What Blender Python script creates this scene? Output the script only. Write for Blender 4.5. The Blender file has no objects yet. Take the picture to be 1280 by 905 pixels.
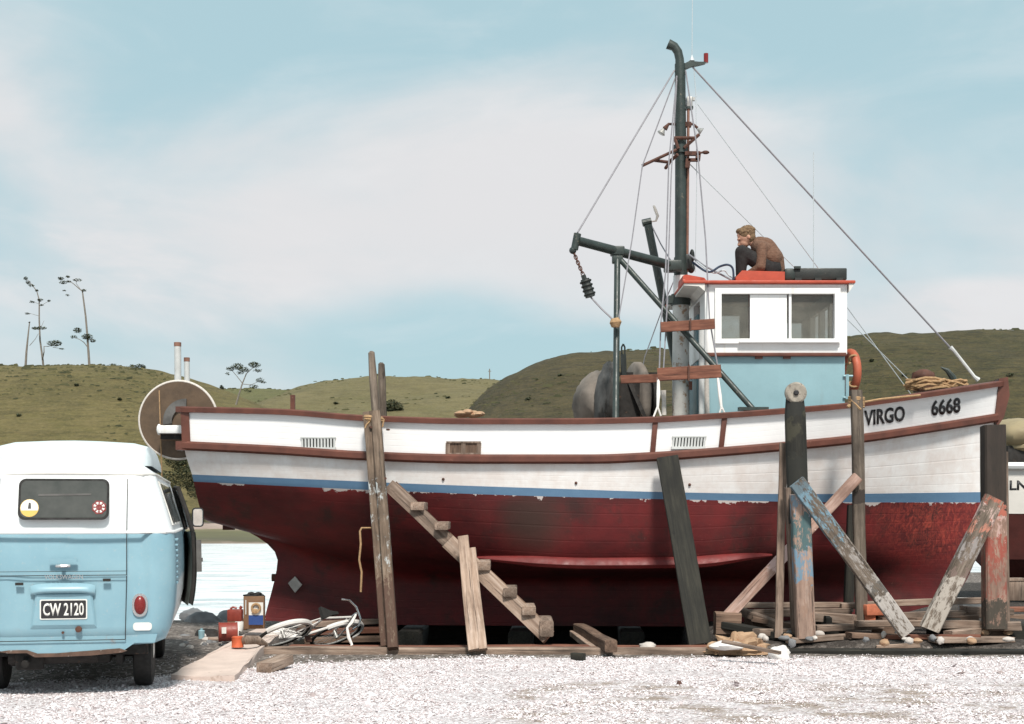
import bpy, bmesh, math, random
import numpy as np
from mathutils import Vector, Matrix, noise

# ------------------------------------------------------------------ camera, world, sun, exposure
S = bpy.context.scene
C = S.collection
F = 1778.0            # focal length in pixels of the 1280 px wide photograph
HZ = 640.0            # horizon row
CH = 1.5              # eye height
R = math.radians
def P(px, py, Y):     # where a thing seen there and standing at depth Y is in the yard
    return Vector(((px-640)*Y/F, Y, CH+(HZ-py)*Y/F))
def G(px, py, z=0.0): # ground point
    Y = (CH-z)*F/(py-HZ)
    return Vector(((px-640)*Y/F, Y, z))

cam = bpy.data.cameras.new('camera'); camo = bpy.data.objects.new('camera', cam); C.objects.link(camo)
camo.location = (0, 0, CH); camo.rotation_euler = (R(90), 0, 0)
cam.lens = F/1280*36; cam.sensor_width = 36; cam.shift_y = (HZ-452.5)/1280
cam.clip_end = 5000; cam.clip_start = .1
S.camera = camo
S.view_settings.view_transform = 'Standard'; S.view_settings.look = 'None'
S.view_settings.gamma = 1; S.view_settings.exposure = 0.55

SUN_EL, SUN_AZ = 52, 171       # azimuth clockwise from +Y (where the camera looks)
sd = Vector((math.sin(R(SUN_AZ))*math.cos(R(SUN_EL)), math.cos(R(SUN_AZ))*math.cos(R(SUN_EL)), math.sin(R(SUN_EL))))
sun = bpy.data.lights.new('sun', 'SUN'); suno = bpy.data.objects.new('sun', sun); C.objects.link(suno)
sun.energy = 3.1; sun.angle = R(9); sun.color = (1, .95, .87)
suno.rotation_euler = (-sd).to_track_quat('-Z', 'Y').to_euler()

W = bpy.data.worlds.new('World'); S.world = W; W.use_nodes = True
def build_world():
    nt = W.node_tree; n = nt.nodes; l = nt.links; n.clear()
    out = n.new('ShaderNodeOutputWorld'); bg = n.new('ShaderNodeBackground'); bg.inputs[1].default_value = .1
    l.new(bg.outputs[0], out.inputs[0])
    sky = n.new('ShaderNodeTexSky'); sky.sky_type = 'NISHITA'; sky.sun_disc = False
    sky.sun_elevation = R(SUN_EL); sky.sun_rotation = R(SUN_AZ); sky.air_density = 1.0; sky.dust_density = 2.0; sky.ozone_density = 1
    tc = n.new('ShaderNodeTexCoord')
    # thin teal-blue overcast: bright cloud veil over a pale sky
    def noise_(scale, detail, rough, sx, sy, sz, off):
        m = n.new('ShaderNodeMapping'); m.inputs['Scale'].default_value = (sx, sy, sz); m.inputs['Location'].default_value = off
        l.new(tc.outputs['Generated'], m.inputs[0])
        t = n.new('ShaderNodeTexNoise'); t.inputs['Scale'].default_value = scale; t.inputs['Detail'].default_value = detail
        t.inputs['Roughness'].default_value = rough; t.inputs['Distortion'].default_value = .4
        l.new(m.outputs[0], t.inputs['Vector']); return t.outputs['Fac']
    def ramp(inp, stops):
        r = n.new('ShaderNodeValToRGB'); e = r.color_ramp.elements
        r.color_ramp.interpolation = 'EASE'
        while len(e) > 1: e.remove(e[-1])
        e[0].position = stops[0][0]; e[0].color = stops[0][1]
        for p, c in stops[1:]:
            x = e.new(p); x.color = c
        l.new(inp, r.inputs[0]); return r.outputs[0]
    def mix(f, a, b, mode='MIX'):
        m = n.new('ShaderNodeMix'); m.data_type = 'RGBA'; m.blend_type = mode
        for s, v in ((m.inputs[0], f), (m.inputs[6], a), (m.inputs[7], b)):
            if hasattr(v, 'is_linked'): l.new(v, s)
            elif isinstance(v, (int, float)): s.default_value = v
            else: s.default_value = v
        return m.outputs[2]
    g = lambda v: (v, v, v, 1)
    teal = (3.15, 4.5, 4.85, 1)
    base = mix(.88, sky.outputs[0], teal)
    def mth(op, a, b_):
        m = n.new('ShaderNodeMath'); m.operation = op; m.use_clamp = (op == 'ADD' and False)
        for q, v in ((m.inputs[0], a), (m.inputs[1], b_)):
            if hasattr(v, 'is_linked'): l.new(v, q)
            else: q.default_value = v
        return m.outputs[0]
    c1 = ramp(noise_(2.3, 6, .5, 1, 1, 2.4, (3.1, .4, .35)), [(.32, g(0)), (.70, g(1))])
    c2 = ramp(noise_(6.5, 7, .58, 1, 1, 2.6, (1.7, 5.2, 2.0)), [(.42, g(0)), (.74, g(1))])
    sep = n.new('ShaderNodeSeparateXYZ'); l.new(tc.outputs['Generated'], sep.inputs[0])
    band = ramp(sep.outputs['Z'], [(0.0, g(.85)), (.07, g(.6)), (.12, g(.30)), (.17, g(.38)), (.22, g(.55)), (.27, g(.52)), (.33, g(.34)), (.40, g(.25)), (1, g(.3))])
    f = mth('ADD', band, mth('MULTIPLY', mth('SUBTRACT', c1, .5), .95))
    # drifting banks: clearer sky low behind the mast and to the right, a white bank on each horizon
    def bank(px, py, rx, rz, amt):
        d = Vector(((px-640)/F, 1, (HZ-py)/F)).normalized()
        dx = mth('DIVIDE', mth('SUBTRACT', sep.outputs['X'], d.x), rx); dz = mth('DIVIDE', mth('SUBTRACT', sep.outputs['Z'], d.z), rz)
        q = mth('ADD', mth('MULTIPLY', dx, dx), mth('MULTIPLY', dz, dz))
        return mth('MULTIPLY', mth('MULTIPLY', ramp(q, [(0, g(1)), (1, g(0))]), amt), mth('ADD', c2, .35))
    for a_ in ((500, 420, .13, .05, -.5), (1080, 260, .15, .07, -.28), (1230, 395, .12, .03, .7), (230, 330, .2, .06, .45), (700, 190, .2, .05, .25), (700, 480, .2, .05, -.3)):
        f = mth('ADD', f, bank(*a_))
    f = ramp(f, [(0.0, g(0)), (1.0, g(1))])
    col = mix(f, base, (5.25, 5.25, 5.35, 1))
    col = mix(mix(1, c2, g(.30), 'MULTIPLY'), col, (5.7, 5.85, 5.95, 1))
    l.new(col, bg.inputs[0])
build_world()

# ------------------------------------------------------------------ materials
MATS = {}
def newmat(name):
    m = bpy.data.materials.new(name); m.use_nodes = True
    nt = m.node_tree; b = nt.nodes['Principled BSDF']
    MATS[name] = m
    return m, nt, nt.nodes, nt.links, b
def mixn(nt, f, a, b, mode='MIX'):
    m = nt.nodes.new('ShaderNodeMix'); m.data_type = 'RGBA'; m.blend_type = mode; m.clamp_factor = True
    for s, v in ((m.inputs[0], f), (m.inputs[6], a), (m.inputs[7], b)):
        if hasattr(v, 'is_linked'): nt.links.new(v, s)
        elif isinstance(v, (int, float)): s.default_value = v
        else: s.default_value = (v[0], v[1], v[2], 1)
    return m.outputs[2]
def rampn(nt, inp, stops, interp='LINEAR'):
    r = nt.nodes.new('ShaderNodeValToRGB'); e = r.color_ramp.elements; r.color_ramp.interpolation = interp
    while len(e) > 1: e.remove(e[-1])
    def c4(c): return (c, c, c, 1) if isinstance(c, (int, float)) else (c[0], c[1], c[2], 1)
    e[0].position = stops[0][0]; e[0].color = c4(stops[0][1])
    for p, c in stops[1:]:
        x = e.new(p); x.color = c4(c)
    nt.links.new(inp, r.inputs[0]); return r.outputs[0]
def noisen(nt, scale, detail=5, rough=.6, sc=(1, 1, 1), vec=None, off=(0, 0, 0), dist=0):
    n = nt.nodes
    if vec is None: vec = n.new('ShaderNodeTexCoord').outputs['Object']
    m = n.new('ShaderNodeMapping'); m.inputs['Scale'].default_value = sc; m.inputs['Location'].default_value = off
    nt.links.new(vec, m.inputs[0])
    t = n.new('ShaderNodeTexNoise'); t.inputs['Scale'].default_value = scale; t.inputs['Detail'].default_value = detail
    t.inputs['Roughness'].default_value = rough; t.inputs['Distortion'].default_value = dist
    nt.links.new(m.outputs[0], t.inputs['Vector']); return t.outputs['Fac']
def bumpn(nt, h, b, strength=.3, dist=.02):
    bp = nt.nodes.new('ShaderNodeBump'); bp.inputs['Strength'].default_value = strength; bp.inputs['Distance'].default_value = dist
    nt.links.new(h, bp.inputs['Height']); nt.links.new(bp.outputs[0], b.inputs['Normal'])
def mathn(nt, op, a, b=None):
    m = nt.nodes.new('ShaderNodeMath'); m.operation = op
    for s, v in ((m.inputs[0], a), (m.inputs[1], b)):
        if v is None: continue
        if hasattr(v, 'is_linked'): nt.links.new(v, s)
        else: s.default_value = v
    return m.outputs[0]

def plain(name, col, rough=.6, metal=0, var=.25, scale=6, wear=None, wearamt=.35, bump=.15, bscale=40, streak=None):
    """paint/metal with mottling and optional patches of another colour"""
    m, nt, n, l, b = newmat(name)
    f = noisen(nt, scale, 6, .6)
    c = mixn(nt, rampn(nt, f, [(.3, 0), (.7, 1)]), tuple(x*(1-var) for x in col), tuple(min(1, x*(1+var*.6)) for x in col))
    if wear:
        f2 = noisen(nt, scale*1.7, 8, .7, off=(7, 3, 1))
        t = .72-wearamt*.35
        c = mixn(nt, rampn(nt, f2, [(t, 0), (t+.05, 1)]), c, wear)
    if streak:
        st = mathn(nt, 'MULTIPLY', rampn(nt, noisen(nt, 9, 7, .75, (1, 1, .07), off=(5, 5, 0)), [(.54, 0), (.74, .55)]), rampn(nt, noisen(nt, 1.7, 4, .6, off=(2, 0, 4)), [(.42, 0), (.6, 1)]))
        c = mixn(nt, st, c, streak)
        c = mixn(nt, rampn(nt, noisen(nt, 45, 3, .7, off=(1, 9, 2)), [(.68, 0), (.74, .6)]), c, tuple(x*.8 for x in streak))
    l.new(c, b.inputs['Base Color'])
    rr = noisen(nt, scale*2, 4, .6, off=(2, 2, 9))
    l.new(rampn(nt, rr, [(.3, max(0, rough-.12)), (.7, min(1, rough+.12))]), b.inputs['Roughness'])
    b.inputs['Metallic'].default_value = metal
    if bump: bumpn(nt, noisen(nt, bscale, 5, .6), b, bump, .01)
    return m

def wood(name, cols, bands=None, length=1.0, rough=.85, stain=None):
    """weathered timber, grain runs along local Z. bands: (metres from the foot, colour or None, cover)"""
    m, nt, n, l, b = newmat(name)
    g = noisen(nt, 26, 6, .65, (1, 1, .07), dist=.3)
    c = rampn(nt, g, [(.3, cols[0]), (.5, cols[1]), (.72, cols[2])])
    blot = noisen(nt, 3.5, 5, .6, (1, 1, .5))
    c = mixn(nt, rampn(nt, blot, [(.42, 0), (.62, .65)]), c, tuple(x*.45 for x in cols[0]))
    oi = n.new('ShaderNodeObjectInfo')
    c = mixn(nt, 1, c, rampn(nt, oi.outputs['Random'], [(0, .72), (1, 1.2)]), 'MULTIPLY')
    crack = rampn(nt, noisen(nt, 34, 7, .7, (1, 1, .035), off=(6, 2, 8), dist=.5), [(.36, 1), (.42, 0)])
    c = mixn(nt, mathn(nt, 'MULTIPLY', crack, .8), c, tuple(x*.25 for x in cols[0]))
    knot = rampn(nt, noisen(nt, 7, 3, .5, (1, 1, .55), off=(3, 8, 1)), [(.66, 0), (.72, .8)])
    c = mixn(nt, knot, c, tuple(x*.5 for x in cols[0]))
    if stain:
        f = noisen(nt, 5, 7, .65, off=(4, 4, 4))
        c = mixn(nt, rampn(nt, f, [(.5, 0), (.58, 1)]), c, stain)
    if bands:
        tc = n.new('ShaderNodeTexCoord'); sp = n.new('ShaderNodeSeparateXYZ'); l.new(tc.outputs['Object'], sp.inputs[0])
        z = mathn(nt, 'ADD', sp.outputs['Z'], mathn(nt, 'MULTIPLY', mathn(nt, 'SUBTRACT', noisen(nt, 9, 6, .7, off=(1, 8, 2)), .5), .5))
        z = mathn(nt, 'DIVIDE', z, length)
        peel = noisen(nt, 11, 7, .7, (1, 1, .45), off=(9, 1, 5))
        colr = rampn(nt, z, [(max(0, a/length), (c_ or (0, 0, 0))) for a, c_, k in bands], 'CONSTANT')
        cov = rampn(nt, z, [(max(0, a/length), (k if c_ else 0)) for a, c_, k in bands], 'CONSTANT')
        fine = noisen(nt, 60, 4, .7, (1, 1, .3), off=(3, 7, 5))
        keep = rampn(nt, mathn(nt, 'ADD', mathn(nt, 'SUBTRACT', mathn(nt, 'SUBTRACT', cov, peel), mathn(nt, 'MULTIPLY', mathn(nt, 'SUBTRACT', fine, .5), .45)), .5), [(.47, 0), (.56, .93)])
        c = mixn(nt, keep, c, colr)
    l.new(c, b.inputs['Base Color']); b.inputs['Roughness'].default_value = rough
    bumpn(nt, g, b, .55, .012)
    return m

GREYW = [(.07, .052, .038), (.17, .132, .102), (.29, .235, .19)]
PALEW = [(.19, .125, .09), (.35, .25, .19), (.52, .41, .34)]
BROWNW = [(0.0800, 0.0480, 0.0320), (0.1680, 0.1040, 0.0720), (0.2640, 0.1760, 0.1240)]
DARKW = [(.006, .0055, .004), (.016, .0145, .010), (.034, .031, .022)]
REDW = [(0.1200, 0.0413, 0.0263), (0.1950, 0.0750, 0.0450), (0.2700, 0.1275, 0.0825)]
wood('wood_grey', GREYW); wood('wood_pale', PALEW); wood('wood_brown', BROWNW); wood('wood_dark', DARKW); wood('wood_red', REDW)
wood('wood_mid', [(.11, .075, .055), (.24, .17, .13), (.39, .30, .24)])
BLUEP = (.16, .27, .34); REDP = (.36, .06, .035); PINKP = (.58, .40, .35); TEALD = (.05, .10, .105)

plain('cap_brown', (.115, .036, .022), .55, var=.35, scale=5, wear=(.19, .085, .06), wearamt=.2)
plain('white_paint', (.80, .80, .79), .45, var=.06, scale=3, bump=.08, streak=(.52, .43, .34))
plain('white_dirty', (.66, .64, .60), .6, var=.15, scale=5, wear=(.4, .33, .26), wearamt=.15)
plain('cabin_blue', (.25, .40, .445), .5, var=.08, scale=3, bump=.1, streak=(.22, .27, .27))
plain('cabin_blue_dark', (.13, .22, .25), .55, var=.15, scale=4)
plain('roof_red', (.42, .065, .032), .6, var=.2, scale=6, wear=(.62, .30, .22), wearamt=.25)
plain('mast_green', (.028, .040, .036), .45, var=.35, scale=8, wear=(.11, .10, .075), wearamt=.3)
plain('black_paint', (.018, .022, .020), .5, var=.3, scale=8, wear=(.06, .055, .045), wearamt=.25)
plain('galv', (.42, .41, .39), .45, .5, var=.25, scale=7, wear=(.25, .15, .09), wearamt=.2)
plain('mast_white', (.60, .59, .56), .5, 0, var=.2, scale=5, wear=(.33, .22, .14), wearamt=.45)
plain('disc_grey', (.30, .265, .22), .7, var=.4, scale=12, wear=(.14, .11, .09), wearamt=.4)
plain('rust', (.10, .042, .028), .85, var=.4, scale=12, wear=(.05, .03, .025), wearamt=.4)
plain('rust_pipe', (.24, .12, .085), .8, var=.3, scale=10)
plain('rope_pale', (.62, .57, .52), .9, var=.2, scale=30)
plain('rope_tan', (.40, .25, .13), .9, var=.3, scale=30, bump=.5, bscale=90)
plain('wire', (.26, .25, .27), .6, .3, var=.2, scale=20)
plain('wire_pale', (.50, .54, .56), .6, .2, var=.1, scale=20)
plain('canvas', (.11, .105, .10), .9, var=.5, scale=4, wear=(.2, .19, .18), wearamt=.15, bump=.5, bscale=14)
plain('canvas_tan', (.20, .17, .145), .9, var=.5, scale=3, wear=None, wearamt=.45, bump=.4, bscale=14)
plain('ply_brown', (.10, .062, .035), .6, var=.3, scale=7, bump=.2)
plain('rubber', (.016, .015, .014), .8, var=.4, scale=15, wear=(.07, .055, .045), wearamt=.2)
plain('chassis_black', (.02, .017, .015), .8, var=.5, scale=9, wear=(.09, .05, .03), wearamt=.3)
plain('chrome', (.62, .62, .62), .2, 1, var=.1)
plain('lamp_red', (.19, .014, .012), .25, var=.1)
plain('orange_red', (.62, .13, .05), .6, var=.2, scale=9, wear=(.6, .35, .25), wearamt=.2)
plain('carton', (.20, .11, .06), .85, var=.2, scale=9)
plain('tin_red', (.26, .045, .03), .45, var=.2, scale=15, wear=(.25, .12, .08), wearamt=.2)
plain('brick_orange', (.48, .15, .08), .9, var=.3, scale=14)
plain('label_blue', (.02, .06, .22), .6, var=.1)
plain('stone_blue', (.20, .20, .205), .85, var=.35, scale=4, bump=.6, bscale=7)
plain('stone_pale', (.55, .50, .46), .9, var=.3, scale=5, bump=.6, bscale=8)
plain('white_cloth', (.74, .71, .68), .95, var=.15, scale=8, bump=.6, bscale=9)
plain('paper_tan', (.40, .26, .16), .9, var=.3, scale=9, wear=(.30, .16, .09), wearamt=.5, bump=.6, bscale=12)
plain('lifebuoy_orange', (.42, .10, .05), .6, var=.2, scale=10)
plain('hair', (.17, .105, .055), .85, var=.4, scale=40, bump=.9, bscale=60)
plain('skin', (.52, .28, .19), .55, var=.12, scale=15)
plain('trousers', (.016, .014, .014), .9, var=.3, scale=12, bump=.4, bscale=30)
plain('boot', (.03, .02, .015), .6, var=.3)
plain('ink_black', (.02, .018, .02), .5, var=.1)
plain('plate_white', (.72, .70, .66), .5, var=.05)
plain('sticker_yellow', (.62, .40, .08), .5, var=.1)
plain('bike_white', (.66, .63, .60), .4, var=.1, scale=9, wear=(.25, .15, .1), wearamt=.2)
plain('concrete', (.62, .50, .44), .9, var=.15, scale=3, wear=(.42, .32, .27), wearamt=.3, bump=.3, bscale=30)
plain('navy', (.03, .05, .09), .7, var=.2)
plain('bark', (.20, .175, .15), .9, var=.3, scale=4)
plain('tan_hull', (.30, .24, .14), .7, var=.2, scale=5)
plain('dark_red_hull', (.085, .018, .014), .65, var=.3, scale=4)
plain('pipe_light', (.55, .56, .55), .5, var=.15, scale=8)

def knit():
    m, nt, n, l, b = newmat('jumper')
    w = n.new('ShaderNodeTexWave'); w.inputs['Scale'].default_value = 16; w.inputs['Distortion'].default_value = 2
    w.bands_direction = 'Z'
    tc = n.new('ShaderNodeTexCoord'); l.new(tc.outputs['Object'], w.inputs[0])
    f = noisen(nt, 22, 6, .7)
    c = mixn(nt, w.outputs['Fac'], (.085, .042, .026), (.17, .088, .055))
    c = mixn(nt, rampn(nt, f, [(.4, 0), (.7, .6)]), c, (.22, .13, .09))
    l.new(c, b.inputs['Base Color']); b.inputs['Roughness'].default_value = .95
    bumpn(nt, f, b, .8, .02)
knit()

def leafmat(name, a, b_):
    m, nt, n, l, b = newmat(name)
    f = noisen(nt, .9, 3, .6); g = n.new('ShaderNodeNewGeometry')
    c = mixn(nt, g.outputs['Random Per Island'], a, b_)
    l.new(c, b.inputs['Base Color']); b.inputs['Roughness'].default_value = .8
leafmat('pine_leaf', (.035, .045, .02), (.09, .10, .045))
leafmat('bush_leaf', (.025, .035, .016), (.06, .07, .03))
leafmat('pine_leaf_dry', (.12, .11, .06), (.20, .18, .10))

def glassm(name, tint, haze):
    m, nt, n, l, b = newmat(name)
    n.remove(b)
    out = n['Material Output']
    tr = n.new('ShaderNodeBsdfTransparent'); tr.inputs[0].default_value = (*tint, 1)
    df = n.new('ShaderNodeBsdfDiffuse'); df.inputs[0].default_value = (.22, .205, .17, 1)
    gl = n.new('ShaderNodeBsdfGlossy'); gl.inputs['Roughness'].default_value = .04
    m1 = n.new('ShaderNodeMixShader'); m2 = n.new('ShaderNodeMixShader'); fr = n.new('ShaderNodeFresnel')
    f = rampn(nt, noisen(nt, 5, 5, .6), [(.3, haze*.6), (.7, haze*1.4)])
    l.new(f, m1.inputs[0]); l.new(tr.outputs[0], m1.inputs[1]); l.new(df.outputs[0], m1.inputs[2])
    l.new(fr.outputs[0], m2.inputs[0]); l.new(m1.outputs[0], m2.inputs[1]); l.new(gl.outputs[0], m2.inputs[2])
    l.new(m2.outputs[0], out.inputs[0])
glassm('dusty_glass', (.8, .8, .77), .38)
glassm('clear_glass', (.9, .92, .9), .06)
def vanglass():
    m, nt, n, l, b = newmat('van_glass')
    f = noisen(nt, 7, 5, .6)
    l.new(mixn(nt, rampn(nt, f, [(.3, 0), (.75, 1)]), (.05, .053, .048), (.085, .085, .078)), b.inputs['Base Color'])
    b.inputs['Roughness'].default_value = .08
vanglass()

def hullmat():
    m, nt, n, l, b = newmat('hull_paint')
    at = n.new('ShaderNodeAttribute'); at.attribute_name = 'vrow'; v = at.outputs['Fac']
    tc = n.new('ShaderNodeTexCoord'); sp = n.new('ShaderNodeSeparateXYZ'); l.new(tc.outputs['Object'], sp.inputs[0])
    white = mixn(nt, rampn(nt, noisen(nt, 2.2, 6, .6), [(.35, 0), (.7, 1)]), (.80, .79, .79), (.86, .86, .86))
    # below the rubbing strake the white is a bit pinker and dirtier
    low = mathn(nt, 'GREATER_THAN', v, 1.0)
    dirty = mixn(nt, rampn(nt, noisen(nt, 3.2, 8, .65, off=(4, 0, 0)), [(.4, 0), (.62, 1)]), (.81, .79, .78), (.72, .66, .63))
    streak = rampn(nt, noisen(nt, 9, 5, .7, (1, 1, .08), off=(3, 3, 3)), [(.52, 0), (.75, .45)])
    dirty = mixn(nt, mathn(nt, 'MULTIPLY', streak, .5), dirty, (.55, .47, .42))
    white = mixn(nt, low, white, dirty)
    # plank seams
    blue = mixn(nt, noisen(nt, 8, 5, .6), (.085, .17, .28), (.12, .22, .34))
    r1 = noisen(nt, 1.1, 7, .62, (1, 1, 1.6), off=(2.3, 1, 4.2))
    red = mixn(nt, rampn(nt, r1, [(.35, 0), (.62, 1)]), (.052, .005, .006), (.150, .011, .012))
    dark = rampn(nt, noisen(nt, 1.4, 8, .7, off=(5.2, 0, 1)), [(.54, 0), (.64, .75)])
    red = mixn(nt, dark, red, (.035, .012, .010))
    spk = rampn(nt, noisen(nt, 34, 3, .7), [(.67, 0), (.73, .5)])
    red = mixn(nt, spk, red, (.30, .10, .08))
    vert = rampn(nt, noisen(nt, 5, 6, .7, (1, 1, .12), off=(8, 3, 3)), [(.48, 0), (.75, .5)])
    red = mixn(nt, vert, red, (.085, .020, .016))
    # scraped, orange touched-up area near the bow
    x = sp.outputs['X']; z = sp.outputs['Z']
    def blob(cx, cz, rx, rz):
        dx = mathn(nt, 'DIVIDE', mathn(nt, 'SUBTRACT', x, cx), rx); dz = mathn(nt, 'DIVIDE', mathn(nt, 'SUBTRACT', z, cz), rz)
        d = mathn(nt, 'ADD', mathn(nt, 'MULTIPLY', dx, dx), mathn(nt, 'MULTIPLY', dz, dz))
        return rampn(nt, d, [(0, 1), (1, 0)])
    bb = mathn(nt, 'MULTIPLY', blob(4.15, 1.35, 1.15, .7), rampn(nt, noisen(nt, 20, 9, .8, (.8, 1, .45), off=(0, 9, 0), dist=1.5), [(.46, 0), (.66, .75)]))
    red = mixn(nt, bb, red, (.50, .075, .045))
    d2 = mathn(nt, 'MULTIPLY', blob(-.95, 1.3, .5, .5), .9)
    red = mixn(nt, d2, red, (.045, .022, .016))
    # ragged upper edge of the antifouling with bare primer
    rag = mathn(nt, 'MULTIPLY', mathn(nt, 'SUBTRACT', noisen(nt, 3.1, 6, .7, off=(0, 2, 6)), .52), .9)
    vv = mathn(nt, 'SUBTRACT', v, mathn(nt, 'MAXIMUM', rag, 0.0))
    isred = mathn(nt, 'GREATER_THAN', vv, 3.0); below = mathn(nt, 'GREATER_THAN', v, 3.0); isblue = mathn(nt, 'GREATER_THAN', v, 2.0)
    c = mixn(nt, isblue, white, blue)
    c = mixn(nt, below, c, (.52, .46, .44))
    c = mixn(nt, isred, c, red)
    l.new(c, b.inputs['Base Color'])
    l.new(rampn(nt, mathn(nt, 'DIVIDE', v, 7.0), [(.42, .42), (.44, .62)]), b.inputs['Roughness'])
    seam = n.new('ShaderNodeTexWave'); seam.wave_type = 'BANDS'; seam.bands_direction = 'X'; seam.inputs['Scale'].default_value = 1.9
    cmb = n.new('ShaderNodeCombineXYZ'); l.new(v, cmb.inputs[0]); l.new(cmb.outputs[0], seam.inputs[0])
    s2 = rampn(nt, seam.outputs['Fac'], [(.0, 0), (.05, 1)])
    h = mathn(nt, 'ADD', mathn(nt, 'MULTIPLY', s2, .5), mathn(nt, 'MULTIPLY', noisen(nt, 6, 6, .6), 1.2))
    bumpn(nt, h, b, .24, .010)
hullmat()

def vanpaint():
    m, nt, n, l, b = newmat('van_paint')
    tc = n.new('ShaderNodeTexCoord'); sp = n.new('ShaderNodeSeparateXYZ'); l.new(tc.outputs['Object'], sp.inputs[0])
    z = sp.outputs['Z']; y = sp.outputs['Y']
    w = mixn(nt, noisen(nt, 2, 5, .6), (.70, .73, .74), (.78, .79, .79))
    bl = mixn(nt, rampn(nt, noisen(nt, 2.5, 6, .6), [(.3, 0), (.7, 1)]), (.195, .34, .41), (.245, .40, .465))
    worn = rampn(nt, noisen(nt, 4, 7, .7, off=(1, 5, 1)), [(.6, 0), (.68, .6)])
    lowz = rampn(nt, z, [(.46, 1), (.58, 0)])
    bl = mixn(nt, mathn(nt, 'MULTIPLY', worn, lowz), bl, (.28, .16, .11))
    # primer and pale repaint patches along the lower side
    sidep = mathn(nt, 'MULTIPLY', mathn(nt, 'GREATER_THAN', y, .55), mathn(nt, 'LESS_THAN', mathn(nt, 'ADD', z, mathn(nt, 'MULTIPLY', noisen(nt, 5, 4, .6), .25)), 1.02))
    bl = mixn(nt, mathn(nt, 'MULTIPLY', sidep, .85), bl, (.62, .66, .67))
    c = mixn(nt, mathn(nt, 'GREATER_THAN', z, 1.325), bl, w)
    dust = rampn(nt, noisen(nt, 40, 3, .7), [(.6, 0), (.75, .25)])
    c = mixn(nt, dust, c, (.5, .42, .36))
    l.new(c, b.inputs['Base Color']); b.inputs['Roughness'].default_value = .38
    bumpn(nt, noisen(nt, 3, 3, .5), b, .08, .02)
vanpaint()

def groundmat():
    m, nt, n, l, b = newmat('yard_ground')
    tc = n.new('ShaderNodeTexCoord'); o = tc.outputs['Object']
    sp = n.new('ShaderNodeSeparateXYZ'); l.new(o, sp.inputs[0])
    vo = n.new('ShaderNodeTexVoronoi'); vo.inputs['Scale'].default_value = 42; l.new(o, vo.inputs['Vector'])
    vo2 = n.new('ShaderNodeTexVoronoi'); vo2.inputs['Scale'].default_value = 24; l.new(o, vo2.inputs['Vector'])
    s1 = n.new('ShaderNodeSeparateColor'); l.new(vo.outputs['Color'], s1.inputs[0])
    s2 = n.new('ShaderNodeSeparateColor'); l.new(vo2.outputs['Color'], s2.inputs[0])
    shell = rampn(nt, s1.outputs[0], [(0, (.33, .27, .27)), (.25, (.54, .47, .47)), (.5, (.67, .61, .62)), (1, (.80, .77, .78))])
    dark = rampn(nt, s2.outputs[0], [(0, (.08, .066, .056)), (.5, (.15, .125, .11)), (.85, (.24, .205, .18)), (1, (.45, .40, .37))])
    mud = mixn(nt, noisen(nt, 7, 6, .7), (.22, .16, .12), (.38, .30, .24))
    at = n.new('ShaderNodeAttribute'); at.attribute_name = 'shell'
    f = noisen(nt, 1.3, 8, .7, off=(3, 1, 0))
    fac = rampn(nt, mathn(nt, 'ADD', at.outputs['Fac'], mathn(nt, 'MULTIPLY', mathn(nt, 'SUBTRACT', f, .5), .7)), [(.42, 0), (.56, 1)])
    c = mixn(nt, fac, dark, shell)
    am = n.new('ShaderNodeAttribute'); am.attribute_name = 'mud'
    fm = rampn(nt, mathn(nt, 'ADD', am.outputs['Fac'], mathn(nt, 'MULTIPLY', mathn(nt, 'SUBTRACT', noisen(nt, 2.2, 7, .75, (.8, 1.1, 1), off=(8, 1, 0)), .5), 1.6)), [(.5, 0), (.68, .9)])
    c = mixn(nt, fm, c, mud)
    ap = n.new('ShaderNodeAttribute'); ap.attribute_name = 'pit_mud_shade'
    pit_mud_shade = mixn(nt, noisen(nt, 6, 7, .7), (.008, .006, .005), (.030, .022, .017))  # dark mud, blackened further to stand in for shade under the hull
    c = mixn(nt, ap.outputs['Fac'], c, pit_mud_shade)
    l.new(c, b.inputs['Base Color']); b.inputs['Roughness'].default_value = .95
    h = mathn(nt, 'ADD', vo.outputs['Distance'], mathn(nt, 'MULTIPLY', noisen(nt, 20, 6, .7), .8))
    bumpn(nt, h, b, .8, .03)
groundmat()
def stonemat():
    m, nt, n, l, b = newmat('shell_chips')
    g = n.new('ShaderNodeNewGeometry')
    c = rampn(nt, g.outputs['Random Per Island'], [(0, (.26, .20, .19)), (.12, (.46, .39, .39)), (.35, (.62, .55, .56)), (.7, (.74, .69, .70)), (1, (.84, .83, .84))])
    l.new(c, b.inputs['Base Color']); b.inputs['Roughness'].default_value = .85
stonemat()
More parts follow.
